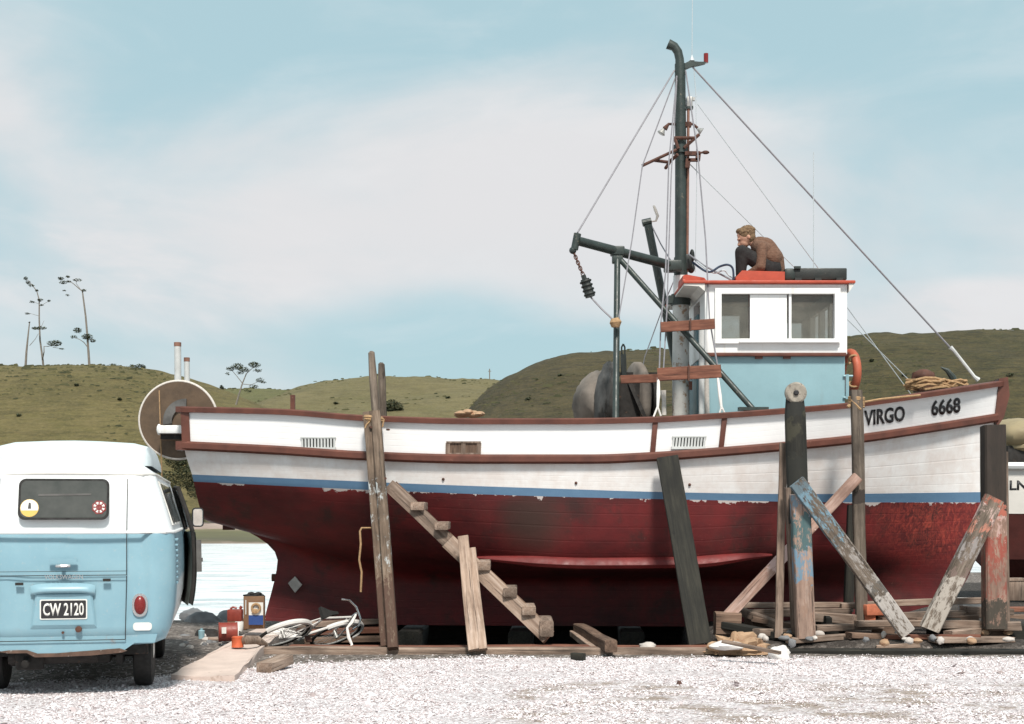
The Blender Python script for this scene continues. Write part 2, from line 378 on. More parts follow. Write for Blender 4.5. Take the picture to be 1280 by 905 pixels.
def hillmat(name, a, b_, c_, track=.5):
    m, nt, n, l, b = newmat(name)
    f1 = noisen(nt, .05, 8, .65); f2 = noisen(nt, .35, 8, .7, (1, 1, 2.5)); f3 = noisen(nt, .9, 6, .75, (.35, .35, 3.5), dist=.6)
    f4 = noisen(nt, 2.6, 5, .8)
    c = mixn(nt, rampn(nt, f1, [(.35, 0), (.65, 1)]), a, b_)
    c = mixn(nt, rampn(nt, f2, [(.4, 0), (.7, .8)]), c, c_)
    c = mixn(nt, rampn(nt, f3, [(.48, 0), (.60, track)]), c, tuple(x*.35 for x in a))
    f5 = noisen(nt, .12, 9, .8, (1, 1, 1.5), off=(40, 3, 9))
    c = mixn(nt, rampn(nt, f5, [(.5, 0), (.64, .6)]), c, tuple(x*.5 for x in b_))
    c = mixn(nt, rampn(nt, f4, [(.45, 0), (.7, .4)]), c, tuple(x*1.6 for x in c_))
    l.new(c, b.inputs['Base Color']); b.inputs['Roughness'].default_value = .95
    bumpn(nt, mathn(nt, 'ADD', f3, f2), b, .6, 1.2)
hillmat('grass_left', (0.087, 0.078, 0.022), (0.133, 0.110, 0.037), (0.165, 0.128, 0.053))
hillmat('grass_mid', (0.108, 0.099, 0.037), (0.158, 0.131, 0.056), (0.172, 0.141, 0.068), .35)
hillmat('grass_far', (0.091, 0.097, 0.032), (0.124, 0.125, 0.045), (0.133, 0.117, 0.050), .3)
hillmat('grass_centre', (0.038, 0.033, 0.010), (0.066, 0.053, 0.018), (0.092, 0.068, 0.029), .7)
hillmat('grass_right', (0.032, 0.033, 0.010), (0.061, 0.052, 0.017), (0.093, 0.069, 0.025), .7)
def shoremat():
    m, nt, n, l, b = newmat('shore_mud')
    tc = n.new('ShaderNodeTexCoord'); sp = n.new('ShaderNodeSeparateXYZ'); l.new(tc.outputs['Object'], sp.inputs[0])
    z = mathn(nt, 'ADD', sp.outputs['Z'], mathn(nt, 'MULTIPLY', mathn(nt, 'SUBTRACT', noisen(nt, .35, 6, .7, (.4, 1, 1)), .5), .8))
    z = mathn(nt, 'ADD', mathn(nt, 'MULTIPLY', z, .4), .4)
    c = rampn(nt, z, [(.1, (.26, .20, .16)), (.18, (.09, .085, .05)), (.36, (.12, .115, .055)), (.42, (.17, .15, .08)), (.46, (.36, .27, .23)), (.62, (.40, .31, .27)), (.7, (.16, .14, .07))])
    c = mixn(nt, rampn(nt, noisen(nt, 1.2, 6, .7, (.5, 1, 2)), [(.4, 0), (.7, .5)]), c, (.08, .07, .045))
    l.new(c, b.inputs['Base Color']); b.inputs['Roughness'].default_value = .95
shoremat()
def watermat():
    m, nt, n, l, b = newmat('estuary_water')
    b.inputs['Roughness'].default_value = .22
    b.inputs['IOR'].default_value = 1.33
    w = noisen(nt, 1.6, 6, .6, (.5, 1, 1), dist=.5)
    bumpn(nt, w, b, .8, .25)
    water_glare = rampn(nt, noisen(nt, .9, 8, .7, (.35, 1.2, 1), off=(2, 2, 0)), [(.38, (.50, .58, .62)), (.52, (.86, .88, .90))])  # near-white patches put sky glare into the colour of the water
    l.new(water_glare, b.inputs['Base Color'])
watermat()

# ------------------------------------------------------------------ mesh helpers
ROOT = {}
def put(o, label=None, cat=None, group=None, kind=None):
    if label: o['label'] = label
    if cat: o['category'] = cat
    if group: o['group'] = group
    if kind: o['kind'] = kind
    return o
def thing(name, loc, label, cat, rz=0, group=None):
    o = bpy.data.objects.new(name, None); C.objects.link(o)
    o.location = loc; o.rotation_euler = (0, 0, rz); o.empty_display_size = .2
    put(o, label, cat, group)
    ROOT[o.name] = Matrix.Translation(Vector(loc)) @ Matrix.Rotation(rz, 4, 'Z')
    return o
class B:
    def __init__(s): s.bm = bmesh.new()
    def box(s, c, size, rot=None, bev=0):
        r = bmesh.ops.create_cube(s.bm, size=1); vs = r['verts']
        for v in vs: v.co = Vector((v.co.x*size[0], v.co.y*size[1], v.co.z*size[2]))
        if bev:
            es = list({e for v in vs for e in v.link_edges})
            rr = bmesh.ops.bevel(s.bm, geom=es, offset=bev, segments=2, affect='EDGES', profile=.5)
            vs = list({v for f in rr['faces'] for v in f.verts} | {v for v in vs if v.is_valid})
        M = Matrix.Translation(Vector(c)) @ (rot.to_4x4() if rot is not None else Matrix.Identity(4))
        for v in vs: v.co = M @ v.co
        return vs
    def bar(s, p0, p1, w, h, up=(0, 0, 1), bev=0):
        p0 = Vector(p0); p1 = Vector(p1); d = p1-p0; z = d.normalized(); up = Vector(up)
        x = up.cross(z)
        if x.length < 1e-4: x = Vector((1, 0, 0)).cross(z)
        x.normalize(); y = z.cross(x)
        m = Matrix((x, y, z)).transposed()
        s.box((p0+p1)/2, (w, h, d.length), m, bev)
    def tube(s, pts, r, n=10, cap=True):
        pts = [Vector(p) for p in pts]
        rs = r if isinstance(r, (list, tuple)) else [r]*len(pts)
        prev = None; rings = []
        for i, p in enumerate(pts):
            t = (pts[min(i+1, len(pts)-1)]-pts[max(i-1, 0)]).normalized()
            if prev is None:
                a = Vector((0, 0, 1)) if abs(t.z) < .9 else Vector((1, 0, 0))
                u = a.cross(t).normalized()
            else:
                u = (prev-t*prev.dot(t)).normalized()
            prev = u; w = t.cross(u)
            rings.append([s.bm.verts.new(p+(u*math.cos(2*math.pi*k/n)+w*math.sin(2*math.pi*k/n))*rs[i]) for k in range(n)])
        for a, b in zip(rings, rings[1:]):
            for k in range(n): s.bm.faces.new((a[k], a[(k+1) % n], b[(k+1) % n], b[k]))
        if cap:
            s.bm.faces.new(rings[0][::-1]); s.bm.faces.new(rings[-1])
    def lathe(s, prof, o, axis=(0, 0, 1), n=24):
        """prof: (radius, along) pairs"""
        ax = Vector(axis).normalized(); a = Vector((0, 0, 1)) if abs(ax.z) < .9 else Vector((1, 0, 0))
        u = a.cross(ax).normalized(); w = ax.cross(u); o = Vector(o); rings = []
        for r, h in prof:
            r = max(r, 1e-4)
            rings.append([s.bm.verts.new(o+ax*h+(u*math.cos(2*math.pi*k/n)+w*math.sin(2*math.pi*k/n))*r) for k in range(n)])
        for a_, b_ in zip(rings, rings[1:]):
            for k in range(n): s.bm.faces.new((a_[k], a_[(k+1) % n], b_[(k+1) % n], b_[k]))
        s.bm.faces.new(rings[0][::-1]); s.bm.faces.new(rings[-1])
    def torus(s, o, axis, Rr, r, n=32, m=10, a0=0, a1=2*math.pi, u0=None):
        ax = Vector(axis).normalized()
        if u0 is None:
            a = Vector((0, 0, 1)) if abs(ax.z) < .9 else Vector((1, 0, 0)); u = a.cross(ax).normalized()
        else: u = Vector(u0).normalized()
        w = ax.cross(u); o = Vector(o)
        full = abs((a1-a0)-2*math.pi) < 1e-3
        rings = []
        for i in range(n if full else n+1):
            t = a0+(a1-a0)*i/n; d = u*math.cos(t)+w*math.sin(t)
            rings.append([s.bm.verts.new(o+d*(Rr+r*math.cos(2*math.pi*k/m))+ax*r*math.sin(2*math.pi*k/m)) for k in range(m)])
        N = len(rings)
        for i in range(N if full else N-1):
            a_, b_ = rings[i], rings[(i+1) % N]
            for k in range(m): s.bm.faces.new((a_[k], a_[(k+1) % m], b_[(k+1) % m], b_[k]))
        if not full: s.bm.faces.new(rings[0][::-1]); s.bm.faces.new(rings[-1])
    def prism(s, pts, ext):
        a = [s.bm.verts.new(Vector(p)) for p in pts]; b = [s.bm.verts.new(Vector(p)+Vector(ext)) for p in pts]
        s.bm.faces.new(a); s.bm.faces.new(b[::-1]); N = len(a)
        for i in range(N): s.bm.faces.new((a[i], b[i], b[(i+1) % N], a[(i+1) % N]))
    def ball(s, c, r, seg=12, rot=None):
        rr = bmesh.ops.create_uvsphere(s.bm, u_segments=seg, v_segments=max(6, seg*2//3), radius=1)
        r = r if isinstance(r, (list, tuple)) else (r, r, r)
        for v in rr['verts']:
            p = Vector((v.co.x*r[0], v.co.y*r[1], v.co.z*r[2]))
            if rot is not None: p = rot @ p
            v.co = p+Vector(c)
        return rr['verts']
    def cap_(s, p0, p1, r0, r1, n=12):
        """tapered capsule"""
        p0 = Vector(p0); p1 = Vector(p1); d = (p1-p0)
        k = 4; pts = []; rs = []
        z = d.normalized()
        for i in range(k): a = math.pi/2*(1-i/k); pts.append(p0-z*r0*math.sin(a)); rs.append(max(.0008, r0*math.cos(a)))
        pts.append(p0); rs.append(r0); pts.append(p1); rs.append(r1)
        for i in range(1, k+1): a = math.pi/2*i/k; pts.append(p1+z*r1*math.sin(a)); rs.append(max(.0008, r1*math.cos(a)))
        s.tube(pts, rs, n)
    def mesh(s, name, smooth=True, ang=35):
        bmesh.ops.recalc_face_normals(s.bm, faces=s.bm.faces)
        me = bpy.data.meshes.new(name); s.bm.to_mesh(me); s.bm.free()
        if smooth:
            me.polygons.foreach_set('use_smooth', [True]*len(me.polygons)); me.set_sharp_from_angle(angle=R(ang))
        return me
    def build(s, name, mat, parent=None, smooth=True, org=None, ang=35):
        me = s.mesh(name, smooth, ang)
        return link(name, me, mat, parent, org)
def link(name, me, mat, parent=None, org=None):
    """vertices are in yard coordinates; move them into the parent's frame"""
    for mm in (mat if isinstance(mat, (list, tuple)) else [mat]): me.materials.append(MATS[mm])
    o = bpy.data.objects.new(name, me); C.objects.link(o)
    if parent is not None:
        M = ROOT[parent.name]; me.transform(M.inverted()); o.parent = parent; ROOT[o.name] = M
    else:
        if org is None:
            cs = [v.co for v in me.vertices]
            org = Vector((sum(c.x for c in cs)/len(cs), sum(c.y for c in cs)/len(cs), min(c.z for c in cs)))
        M = Matrix.Translation(Vector(org)); me.transform(M.inverted()); o.location = org; ROOT[o.name] = M
    return o

RN = random.Random(5)
def timber(name, p0, p1, w, h, mat, parent=None, up=(0, -1, 0), seed=0, rough=.006, roundn=0, taper=1.0, notch=0):
    """one weathered timber from p0 to p1; its own frame has Z along the grain"""
    p0 = Vector(p0); p1 = Vector(p1); d = p1-p0; L = d.length; z = d.normalized(); up = Vector(up)
    x = up.cross(z)
    if x.length < 1e-3: x = Vector((1, 0, 0)).cross(z)
    x.normalize(); y = z.cross(x)
    Mw = Matrix((x, y, z)).transposed().to_4x4(); Mw.translation = p0
    bm = bmesh.new(); rn = random.Random(seed*7+int(L*1000) % 997); rings = []
    if roundn: base = [(math.cos(2*math.pi*k/roundn)*w/2, math.sin(2*math.pi*k/roundn)*h/2) for k in range(roundn)]
    else:
        c = min(w, h)*.09
        base = [(w/2-c, h/2), (-w/2+c, h/2), (-w/2, h/2-c), (-w/2, -h/2+c), (-w/2+c, -h/2), (w/2-c, -h/2), (w/2, -h/2+c), (w/2, h/2-c)]
    ns = max(3, int(L/.22)); sx, sy = rn.random()*9, rn.random()*9
    bow = rough*1.8
    for i in range(ns+1):
        t = i/ns; k = 1+(taper-1)*t
        ox = noise.noise(Vector((t*.8*L, sx, 0)))*bow; oy = noise.noise(Vector((t*.8*L, sy, 5)))*bow
        ring = []
        for j, (a, b_) in enumerate(base):
            e = noise.noise(Vector((a*14+sx, b_*14+sy, t*L*3.5)))*rough
            zz = t*L
            if i in (0, ns): zz += (rn.random()-.5)*rough*2.5
            q = 1.0 if not (roundn and i == ns) else .8
            ring.append(bm.verts.new((a*k*q*(1+e/max(w, .02))+ox, b_*k*q*(1+e/max(h, .02))+oy, zz)))
        rings.append(ring)
    N = len(base)
    if roundn:
        rings.append([bm.verts.new((v.co.x*.45, v.co.y*.45, v.co.z+w*.18)) for v in rings[-1]])
    for a, b_ in zip(rings, rings[1:]):
        for k in range(N): bm.faces.new((a[k], a[(k+1) % N], b_[(k+1) % N], b_[k]))
    bm.faces.new(rings[0][::-1]); bm.faces.new(rings[-1])
    bmesh.ops.recalc_face_normals(bm, faces=bm.faces)
    me = bpy.data.meshes.new(name); bm.to_mesh(me); bm.free()
    me.polygons.foreach_set('use_smooth', [True]*len(me.polygons)); me.set_sharp_from_angle(angle=R(30))
    me.materials.append(MATS[mat]); o = bpy.data.objects.new(name, me); C.objects.link(o)
    if parent is not None:
        o.parent = parent; o.matrix_local = ROOT[parent.name].inverted() @ Mw
    else: o.matrix_world = Mw
    ROOT[o.name] = Mw
    return o

def pchip(xs, ys, x):
    n = len(xs)
    if x <= xs[0]: return ys[0]
    if x >= xs[-1]: return ys[-1]
    h = [xs[i+1]-xs[i] for i in range(n-1)]; d = [(ys[i+1]-ys[i])/h[i] for i in range(n-1)]
    m = [d[0]]+[0 if d[i-1]*d[i] <= 0 else 2*d[i-1]*d[i]/(d[i-1]+d[i]) for i in range(1, n-1)]+[d[-1]]
    i = max(k for k in range(n-1) if xs[k] <= x); t = (x-xs[i])/h[i]
    return (2*t**3-3*t*t+1)*ys[i]+(t**3-2*t*t+t)*h[i]*m[i]+(-2*t**3+3*t*t)*ys[i+1]+(t**3-t*t)*h[i]*m[i+1]
def cur(pts): xs = [p[0] for p in pts]; ys = [p[1] for p in pts]; return lambda x: pchip(xs, ys, x)

def text_mesh(s, w, h, ext=.0, weight=0.0):
    """glyph outlines as a flat mesh scaled to w x h, returned as (verts, faces) with 0..w, 0..h"""
    cu = bpy.data.curves.new('t', 'FONT'); cu.body = s; cu.size = 1; cu.resolution_u = 3; cu.offset = weight
    o = bpy.data.objects.new('t', cu); C.objects.link(o)
    bpy.context.view_layer.update()
    dg = bpy.context.evaluated_depsgraph_get()
    me = bpy.data.meshes.new_from_object(o.evaluated_get(dg))
    bm = bmesh.new(); bm.from_mesh(me)
    vs = [v.co.copy() for v in bm.verts]
    x0 = min(v.x for v in vs); x1 = max(v.x for v in vs); y0 = min(v.y for v in vs); y1 = max(v.y for v in vs)
    for v in bm.verts: v.co = Vector(((v.co.x-x0)/(x1-x0)*w, (v.co.y-y0)/(y1-y0)*h, 0))
    bpy.data.objects.remove(o); bpy.data.curves.remove(cu); bpy.data.meshes.remove(me)
    return bm
def place_text(s, w, h, fn, name, mat, parent, weight=0.0, thick=.002):
    bm = text_mesh(s, w, h, weight=weight)
    r = bmesh.ops.extrude_face_region(bm, geom=bm.faces[:])
    top = {v for v in r['geom'] if isinstance(v, bmesh.types.BMVert)}
    for v in bm.verts: v.co = fn(v.co.x, v.co.y, thick if v in top else 0)
    me = bpy.data.meshes.new(name); bmesh.ops.recalc_face_normals(bm, faces=bm.faces); bm.to_mesh(me); bm.free()
    return link(name, me, mat, parent)

# ------------------------------------------------------------------ setting: ground, water, hills
YC = 18.3
SHELL_EDGE = cur([(-12, 12.3), (-4, 12.5), (-2.9, 13.2), (-2.0, 14.1), (0, 14.6), (6, 14.6), (14, 14.6)])
def shore(x): return 19.8 if x < -3.1 else 19.8+min(1, (x+3.1)/1.2)*16
def pitf(x, y):
    a = min(1, max(0, (x+2.72)/.08)); b = min(1, max(0, (y-15.42)/.08)); c = min(1, max(0, (2.3-x)/.15)); d = min(1, max(0, (21.2-y)/1.0))
    return min(a, b, c, d)
def mound(x, y):
    return min(1, max(0, (x-2.25)/.2), max(0, (y-15.3)/.12), max(0, (20.5-y)/2))
def gz(x, y):
    z = .012*noise.noise(Vector((x*.7, y*.7, 0)))+.006*noise.noise(Vector((x*3, y*3, 2)))
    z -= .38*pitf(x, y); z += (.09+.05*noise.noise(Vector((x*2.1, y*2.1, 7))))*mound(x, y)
    e = shore(x)
    if y > e: z -= min(2.2, (y-e)*.55)
    return z
def build_ground():
    xs = np.concatenate([np.linspace(-400, -16, 12), np.linspace(-15, 15, 261), np.linspace(16, 400, 12)])
    ys = np.concatenate([np.linspace(-60, 4, 10), np.linspace(5, 24, 180), np.linspace(24.5, 42, 30), np.linspace(50, 900, 20)])
    vs = [(float(x), float(y), gz(float(x), float(y))) for y in ys for x in xs]
    nx = len(xs); fs = [(j*nx+i, j*nx+i+1, (j+1)*nx+i+1, (j+1)*nx+i) for j in range(len(ys)-1) for i in range(nx-1)]
    me = bpy.data.meshes.new('ground'); me.from_pydata(vs, [], fs); me.polygons.foreach_set('use_smooth', [True]*len(fs))
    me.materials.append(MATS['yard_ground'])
    a = me.attributes.new('shell', 'FLOAT', 'POINT'); b = me.attributes.new('pit_mud_shade', 'FLOAT', 'POINT'); c = me.attributes.new('mud', 'FLOAT', 'POINT')
    for i, v in enumerate(vs):
        e = SHELL_EDGE(v[0]); a.data[i].value = max(0, min(1, .5+(e-v[1])*1.4))
        b.data[i].value = (1 if v[0] < 2.3 else .8) if (v[1] > 15.3 and v[0] > -2.7 and v[1] < 30) else 0  # the dark colour also fills in shade under and behind the boat
        m_ = 0
        if v[1] < 13.4 and v[0] > -.9: m_ = .55*min(1, (13.4-v[1])/.9)*min(1, (v[0]+.9)/1.0)
        c.data[i].value = m_
    o = bpy.data.objects.new('ground', me); C.objects.link(o); o['kind'] = 'structure'
build_ground()
b = B(); b.prism([(-900, 17, -.75), (900, 17, -.75), (900, 1500, -.75), (-900, 1500, -.75)], (0, 0, -.02))
o = b.build('water', 'estuary_water', smooth=False, org=(0, 20, -.75)); o['kind'] = 'structure'

def build_chips():
    rn = random.Random(11); V = []; Fc = []
    oc = [(1, 0, 0), (0, 1, 0), (-1, 0, 0), (0, -1, 0), (0, 0, 1), (0, 0, -1)]
    of = [(0, 1, 4), (1, 2, 4), (2, 3, 4), (3, 0, 4), (1, 0, 5), (2, 1, 5), (3, 2, 5), (0, 3, 5)]
    cnt = 0
    while cnt < 80000:
        y = 9.2+6.0*rn.random()**1.0; hw = y*.385; x = rn.uniform(-hw, hw)
        e = SHELL_EDGE(x)
        if y > e+.25*noise.noise(Vector((x*2, y*2, 9)))+rn.random()*.25:
            if rn.random() > .06 or y > 15: continue
        if y < 13.4 and x > -.6:
            if noise.noise(Vector((x*1.0, y*1.25, 3))) > .06 and rn.random() > .15: continue
        if noise.noise(Vector((x*1.7, y*3.0, 14))) > .22 and rn.random() > .35: continue
        s = .0042+.009*rn.random()**2.6
        if rn.random() < .006: s *= 2.6
        z = gz(x, y)+s*.25; a = rn.random()*6.28; ca, sa = math.cos(a), math.sin(a); tx, ty = rn.uniform(-.5, .5), rn.uniform(-.5, .5)
        fx, fy, fz = s*rn.uniform(.8, 1.9), s*rn.uniform(.7, 1.2), s*rn.uniform(.35, .8); b0 = len(V)
        for p in oc:
            px, py, pz = p[0]*fx*rn.uniform(.7, 1.2), p[1]*fy*rn.uniform(.7, 1.2), p[2]*fz
            qx, qy = px*ca-py*sa, px*sa+py*ca
            V.append((x+qx, y+qy, z+pz+qx*tx+qy*ty))
        Fc += [tuple(b0+i for i in f) for f in of]; cnt += 1
    me = bpy.data.meshes.new('shell_gravel'); me.from_pydata(V, [], Fc); me.materials.append(MATS['shell_chips'])
    o = bpy.data.objects.new('shell_gravel', me); C.objects.link(o)
    put(o, 'crushed white shell and gravel spread over the yard in front of the boat', 'gravel', kind='stuff')
build_chips()

def hill(name, crest, D, base_d, mat, base_z=-.9, step=3, rough=.5, seed=0, rise=1.35, foot=0):
    """a grassy hill whose crest line stands at depth D; slopes down to base_d in front and away behind"""
    cf = cur(crest); x0, x1 = crest[0][0], crest[-1][0]; nx = int((x1-x0)/step)+1; NV = 46; V = []; cols = []
    for i in range(nx+1):
        px = x0+(x1-x0)*i/nx; X = (px-640)*D/F; zc = CH+(HZ-cf(px))*D/F
        for j in range(NV+1):
            t = j/NV
            if t <= .75:
                u = t/.75; y = base_d+(D-base_d)*u
                z = base_z+(zc-base_z)*(math.sin(u*math.pi/2)**rise)
            else:
                u = (t-.75)/.25; y = D+60*u; z = zc-(zc-base_z)*.8*u*u
            Xx = X*(.55+.45*min(1, t/.75)) if False else X
            env = min(1, t*3)*(1 if t < .7 else .15)
            z += rough*env*(1.8*noise.noise(Vector((X*.045, y*.045, seed)))+.6*noise.noise(Vector((X*.16, y*.16, seed+3)))+.2*noise.noise(Vector((X*.7, y*.7, seed+3))))
            if .66 < t < .8: z += .16*noise.noise(Vector((X*.5, y*.2, seed+7)))
            V.append((Xx, y, z))
    n1 = NV+1; fs = [(i*n1+j, (i+1)*n1+j, (i+1)*n1+j+1, i*n1+j+1) for i in range(nx) for j in range(NV)]
    me = bpy.data.meshes.new(name); me.from_pydata(V, [], fs); me.polygons.foreach_set('use_smooth', [True]*len(fs))
    me.materials.append(MATS[mat]); o = bpy.data.objects.new(name, me); C.objects.link(o); o['kind'] = 'structure'
    return o
LEFTC = [(-700, 500), (-300, 478), (-100, 468), (0, 463), (60, 462), (150, 459.5), (180, 461), (220, 468), (260, 480), (290, 491), (320, 504), (345, 517), (390, 548), (450, 600), (480, 640)]
hill('hills', LEFTC, 165, 119, 'grass_left', seed=1, base_z=.1)
hill('hills', [(150, 500), (250, 493), (310, 491), (340, 490), (380, 492), (430, 496), (520, 505)], 420, 300, 'grass_far', seed=2, base_z=15)
hill('hills', [(300, 640), (330, 560), (355, 512), (375, 498), (395, 488), (430, 482), (480, 480), (520, 479), (540, 478), (620, 481), (680, 486), (780, 500), (900, 520)], 290, 150, 'grass_mid', seed=3, rough=.8)
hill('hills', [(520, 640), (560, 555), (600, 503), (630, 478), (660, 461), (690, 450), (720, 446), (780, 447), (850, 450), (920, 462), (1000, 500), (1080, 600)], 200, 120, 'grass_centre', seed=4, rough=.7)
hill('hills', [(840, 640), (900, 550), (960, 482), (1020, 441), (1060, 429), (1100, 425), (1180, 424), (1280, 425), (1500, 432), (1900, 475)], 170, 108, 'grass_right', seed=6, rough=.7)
def strand():
    V = []; nx = 160
    for i in range(nx+1):
        x = -160+320*i/nx
        for j, (y, z) in enumerate([(100, -1.1), (101.5, -.62), (104, -.5), (109, -.2), (118, .45), (132, 1.1)]):
            V.append((x, y+1.6*noise.noise(Vector((x*.1, j*.3, 0))), z+.22*noise.noise(Vector((x*.25, y*.4, 2)))))
    fs = [(i*6+j, (i+1)*6+j, (i+1)*6+j+1, i*6+j+1) for i in range(nx) for j in range(5)]
    me = bpy.data.meshes.new('beach'); me.from_pydata(V, [], fs); me.polygons.foreach_set('use_smooth', [True]*len(fs))
    me.materials.append(MATS['shore_mud']); o = bpy.data.objects.new('beach', me); C.objects.link(o); o['kind'] = 'structure'
strand()

def tufts():
    rn = random.Random(21); b = bmesh.new()
    hs = [o for o in S.objects if o.name.startswith('hills')]
    for o in hs:
        me = o.data; N = len(me.vertices)
        far = o.data.materials[0].name in ('grass_far', 'grass_mid')
        k = 1800 if far else 4200; c = 0
        while c < k:
            v = me.vertices[rn.randrange(N)].co
            px = 640+v.x*F/v.y
            if not (-30 < px < 1310) or (c % 3 and noise.noise(Vector((v.x*.05, v.y*.05, 3))) < 0): c += .2; continue
            p = Vector((v.x+rn.uniform(-1, 1), v.y+rn.uniform(-.3, .3), v.z-.02)); s_ = rn.uniform(.05, .16)*(v.y/165)*(2.2 if rn.random() < .04 else 1); w = s_*rn.uniform(1.2, 3)
            a = rn.uniform(-.6, .6); u = Vector((math.cos(a), math.sin(a), 0))*w
            b.faces.new([b.verts.new(p-u), b.verts.new(p+u), b.verts.new(p+u*.5+Vector((0, 0, s_))), b.verts.new(p-u*.6+Vector((0, 0, s_*.8)))]); c += 1
    me = bpy.data.meshes.new('rough_grass'); b.to_mesh(me); b.free(); me.materials.append(MATS['tuft'])
    o = bpy.data.objects.new('rough_grass', me); C.objects.link(o); put(o, 'dark tufts of rough grass dotted over the far hills', 'grass', kind='stuff')
leafmat('tuft', (.035, .040, .016), (.10, .095, .04))
tufts()

# ------------------------------------------------------------------ trees, bushes and posts on the far shore
def clump(b, c, rx, ry, rz, n, s, rn):
    for _ in range(n):
        while True:
            p = Vector((rn.uniform(-1, 1), rn.uniform(-1, 1), rn.uniform(-1, 1)))
            if p.length < 1: break
        q = Vector(c)+Vector((p.x*rx, p.y*ry, p.z*rz)); a = rn.random()*6.28; t = rn.uniform(-.7, .7)
        u = Vector((math.cos(a), math.sin(a), t)).normalized()*s*rn.uniform(.6, 1.5); w = Vector((-math.sin(a), math.cos(a), rn.uniform(-.8, .8)))*s*.5*rn.uniform(.5, 1.3)
        b.bm.faces.new([b.bm.verts.new(q-u), b.bm.verts.new(q+w), b.bm.verts.new(q+u), b.bm.verts.new(q-w)])
def tree(name, D, base, trunks, clumps, label, cat='tree', group=None, leaf='pine_leaf', seed=0, dens=1.0):
    rn = random.Random(seed); o0 = P(*base, D); t = thing(name, o0, label, cat, group=group)
    b = B()
    for pts, w0, w1 in trunks:
        pp = [P(x, y, D+dy) for x, y, dy in pts]; k = len(pp); s = D/F
        b.tube(pp, [.78*(w0+(w1-w0)*i/(k-1))*s/2 for i in range(k)], 7)
    b.build('trunk', 'bark', t)
    b = B(); s = D/F
    for x, y, dy, rx, ry, d in clumps:
        clump(b, P(x, y, D+dy), rx*s, rx*s*.9, ry*s, int(60*d*dens*max(1, rx*ry/12)), 1.15*s, rn)
    b.build('crown', leaf, t, smooth=False)
    return t
GT = 'wind-stripped pines on the hill'
tree('pine_tree', 165, (32, 463), [([(31.5, 465, 0), (33, 440, 0), (35, 420, 0), (37, 402, 0)], 4.2, 1.6), ([(37, 432, 0), (44, 424, 0), (48, 417, 0)], 1, .6)], [(37, 403, 0, 1.2, .8, .3)],
     'bare broken pine trunk without a crown, leftmost on the far hill', group=GT, seed=1)
tree('pine_tree', 165, (54, 463), [([(55, 465, 1), (53, 447, 1), (50, 425, 1), (49, 400, 1), (49, 375, 1), (46, 364, 1), (40, 356, 1), (33, 348, 1)], 3.6, .8), ([(53, 450, 1), (55, 440, 0), (55, 433, 0), (60, 433, 0), (68, 431, 0)], 2, .8),
     ([(49, 412, 1), (43, 410, 0), (40, 410, 0)], 1, .6), ([(50, 412, 1), (55, 401, 2)], .9, .5), ([(49, 380, 1), (41, 377, 1)], .7, .5), ([(49, 383, 1), (60, 377, 1)], .7, .5), ([(49, 395, 1), (35, 391, 1)], .7, .4), ([(66, 434, 0), (78, 436, 0)], .9, .5)],
     [(32, 348, 1, 3, 2.5, 1), (35, 353, 1, 3, 2.5, 1), (39, 357, 1, 4.5, 2, 1), (46, 363, 1, 2, 1.2, .6), (50, 375, 1, 4, 2.2, 1.4), (40, 377.5, 1, 3.4, 1.4, 1), (61, 376, 1, 2, 1.2, .6), (52, 381.5, 1, 2.5, 1, .6), (34, 392, 1, 3.4, 1.4, .8),
      (44, 410.5, 0, 4.5, 2, 1.5), (52, 410, 0, 6, 2.2, 1.8), (68, 429, 0, 9.5, 4, 2.2), (77, 436, 0, 3, .9, .6)],
     'tall thin pine with sparse tufts beside the bare broken trunk', group=GT, seed=2)
tree('pine_tree', 165, (111, 460), [([(112, 463, 0), (110.5, 440, 0), (109, 418, 0), (107, 395, 0), (104, 372, 0), (103, 364, 0), (98, 360, 0), (91, 354, 0), (84, 350, 0)], 4.2, .8), ([(109.5, 434, 0), (105, 428, 0), (99, 424, 0), (92, 422, 0)], 1.6, .7), ([(103, 365, 0), (95, 354, 0), (97, 349, 0)], .8, .5), ([(110, 425, 0), (117, 424, 0)], 1, .6)],
     [(76, 348, 0, 4, 2, 1.5), (79, 353, 0, 5, 2.2, 1.6), (85, 346, 0, 2.5, 1.6, 1), (97, 350, 0, 6, 1.8, 1.3), (86, 352, 0, 3, 1, .7), (105, 363, 0, 3.2, 1.6, 1), (85, 369, 0, 3, 1.5, .5), (80, 363, 0, 2, 1, .4), (97, 413, 0, 5.2, 3.6, 2.2), (109, 421, 0, 7, 4, 2.4), (116, 426, 0, 4, 2.4, 1.6), (92, 421, 0, 4.5, 2, .9)],
     'tall leaning pine with flat top tufts and dense lower clumps', group=GT, seed=3)
tree('pine_tree', 150, (295, 505), [([(295, 506, 0), (299, 492, 0), (303, 479, 0), (308, 467, 0)], 3.2, 1.6), ([(303, 479, 0), (296, 470, 0), (289, 462, 0)], 1.4, .7), ([(307, 468, 0), (318, 458, 0)], 1.4, .7), ([(303, 480, 0), (314, 481, 0), (325, 476, 0)], 1.2, .6)],
     [(288, 461, 0, 6, 3, 1.6), (297, 458, 0, 8, 4, 2.0), (305, 462, 0, 8, 3.5, 1.8), (318, 456, 0, 8, 4, 2.0), (322, 463, 0, 6, 2.5, 1.3), (300, 466, 0, 5, 2.4, 1.0), (325, 475, 0, 6, 3, 1.4), (317, 483, 0, 6, 2.8, 1.2), (310, 489, 0, 5, 2, 1), (285, 467, 0, 3, 2, .6), (330, 478, 0, 3, 1.6, .6)],
     'small windswept pine with a spread crown on the slope above the stern', seed=4)
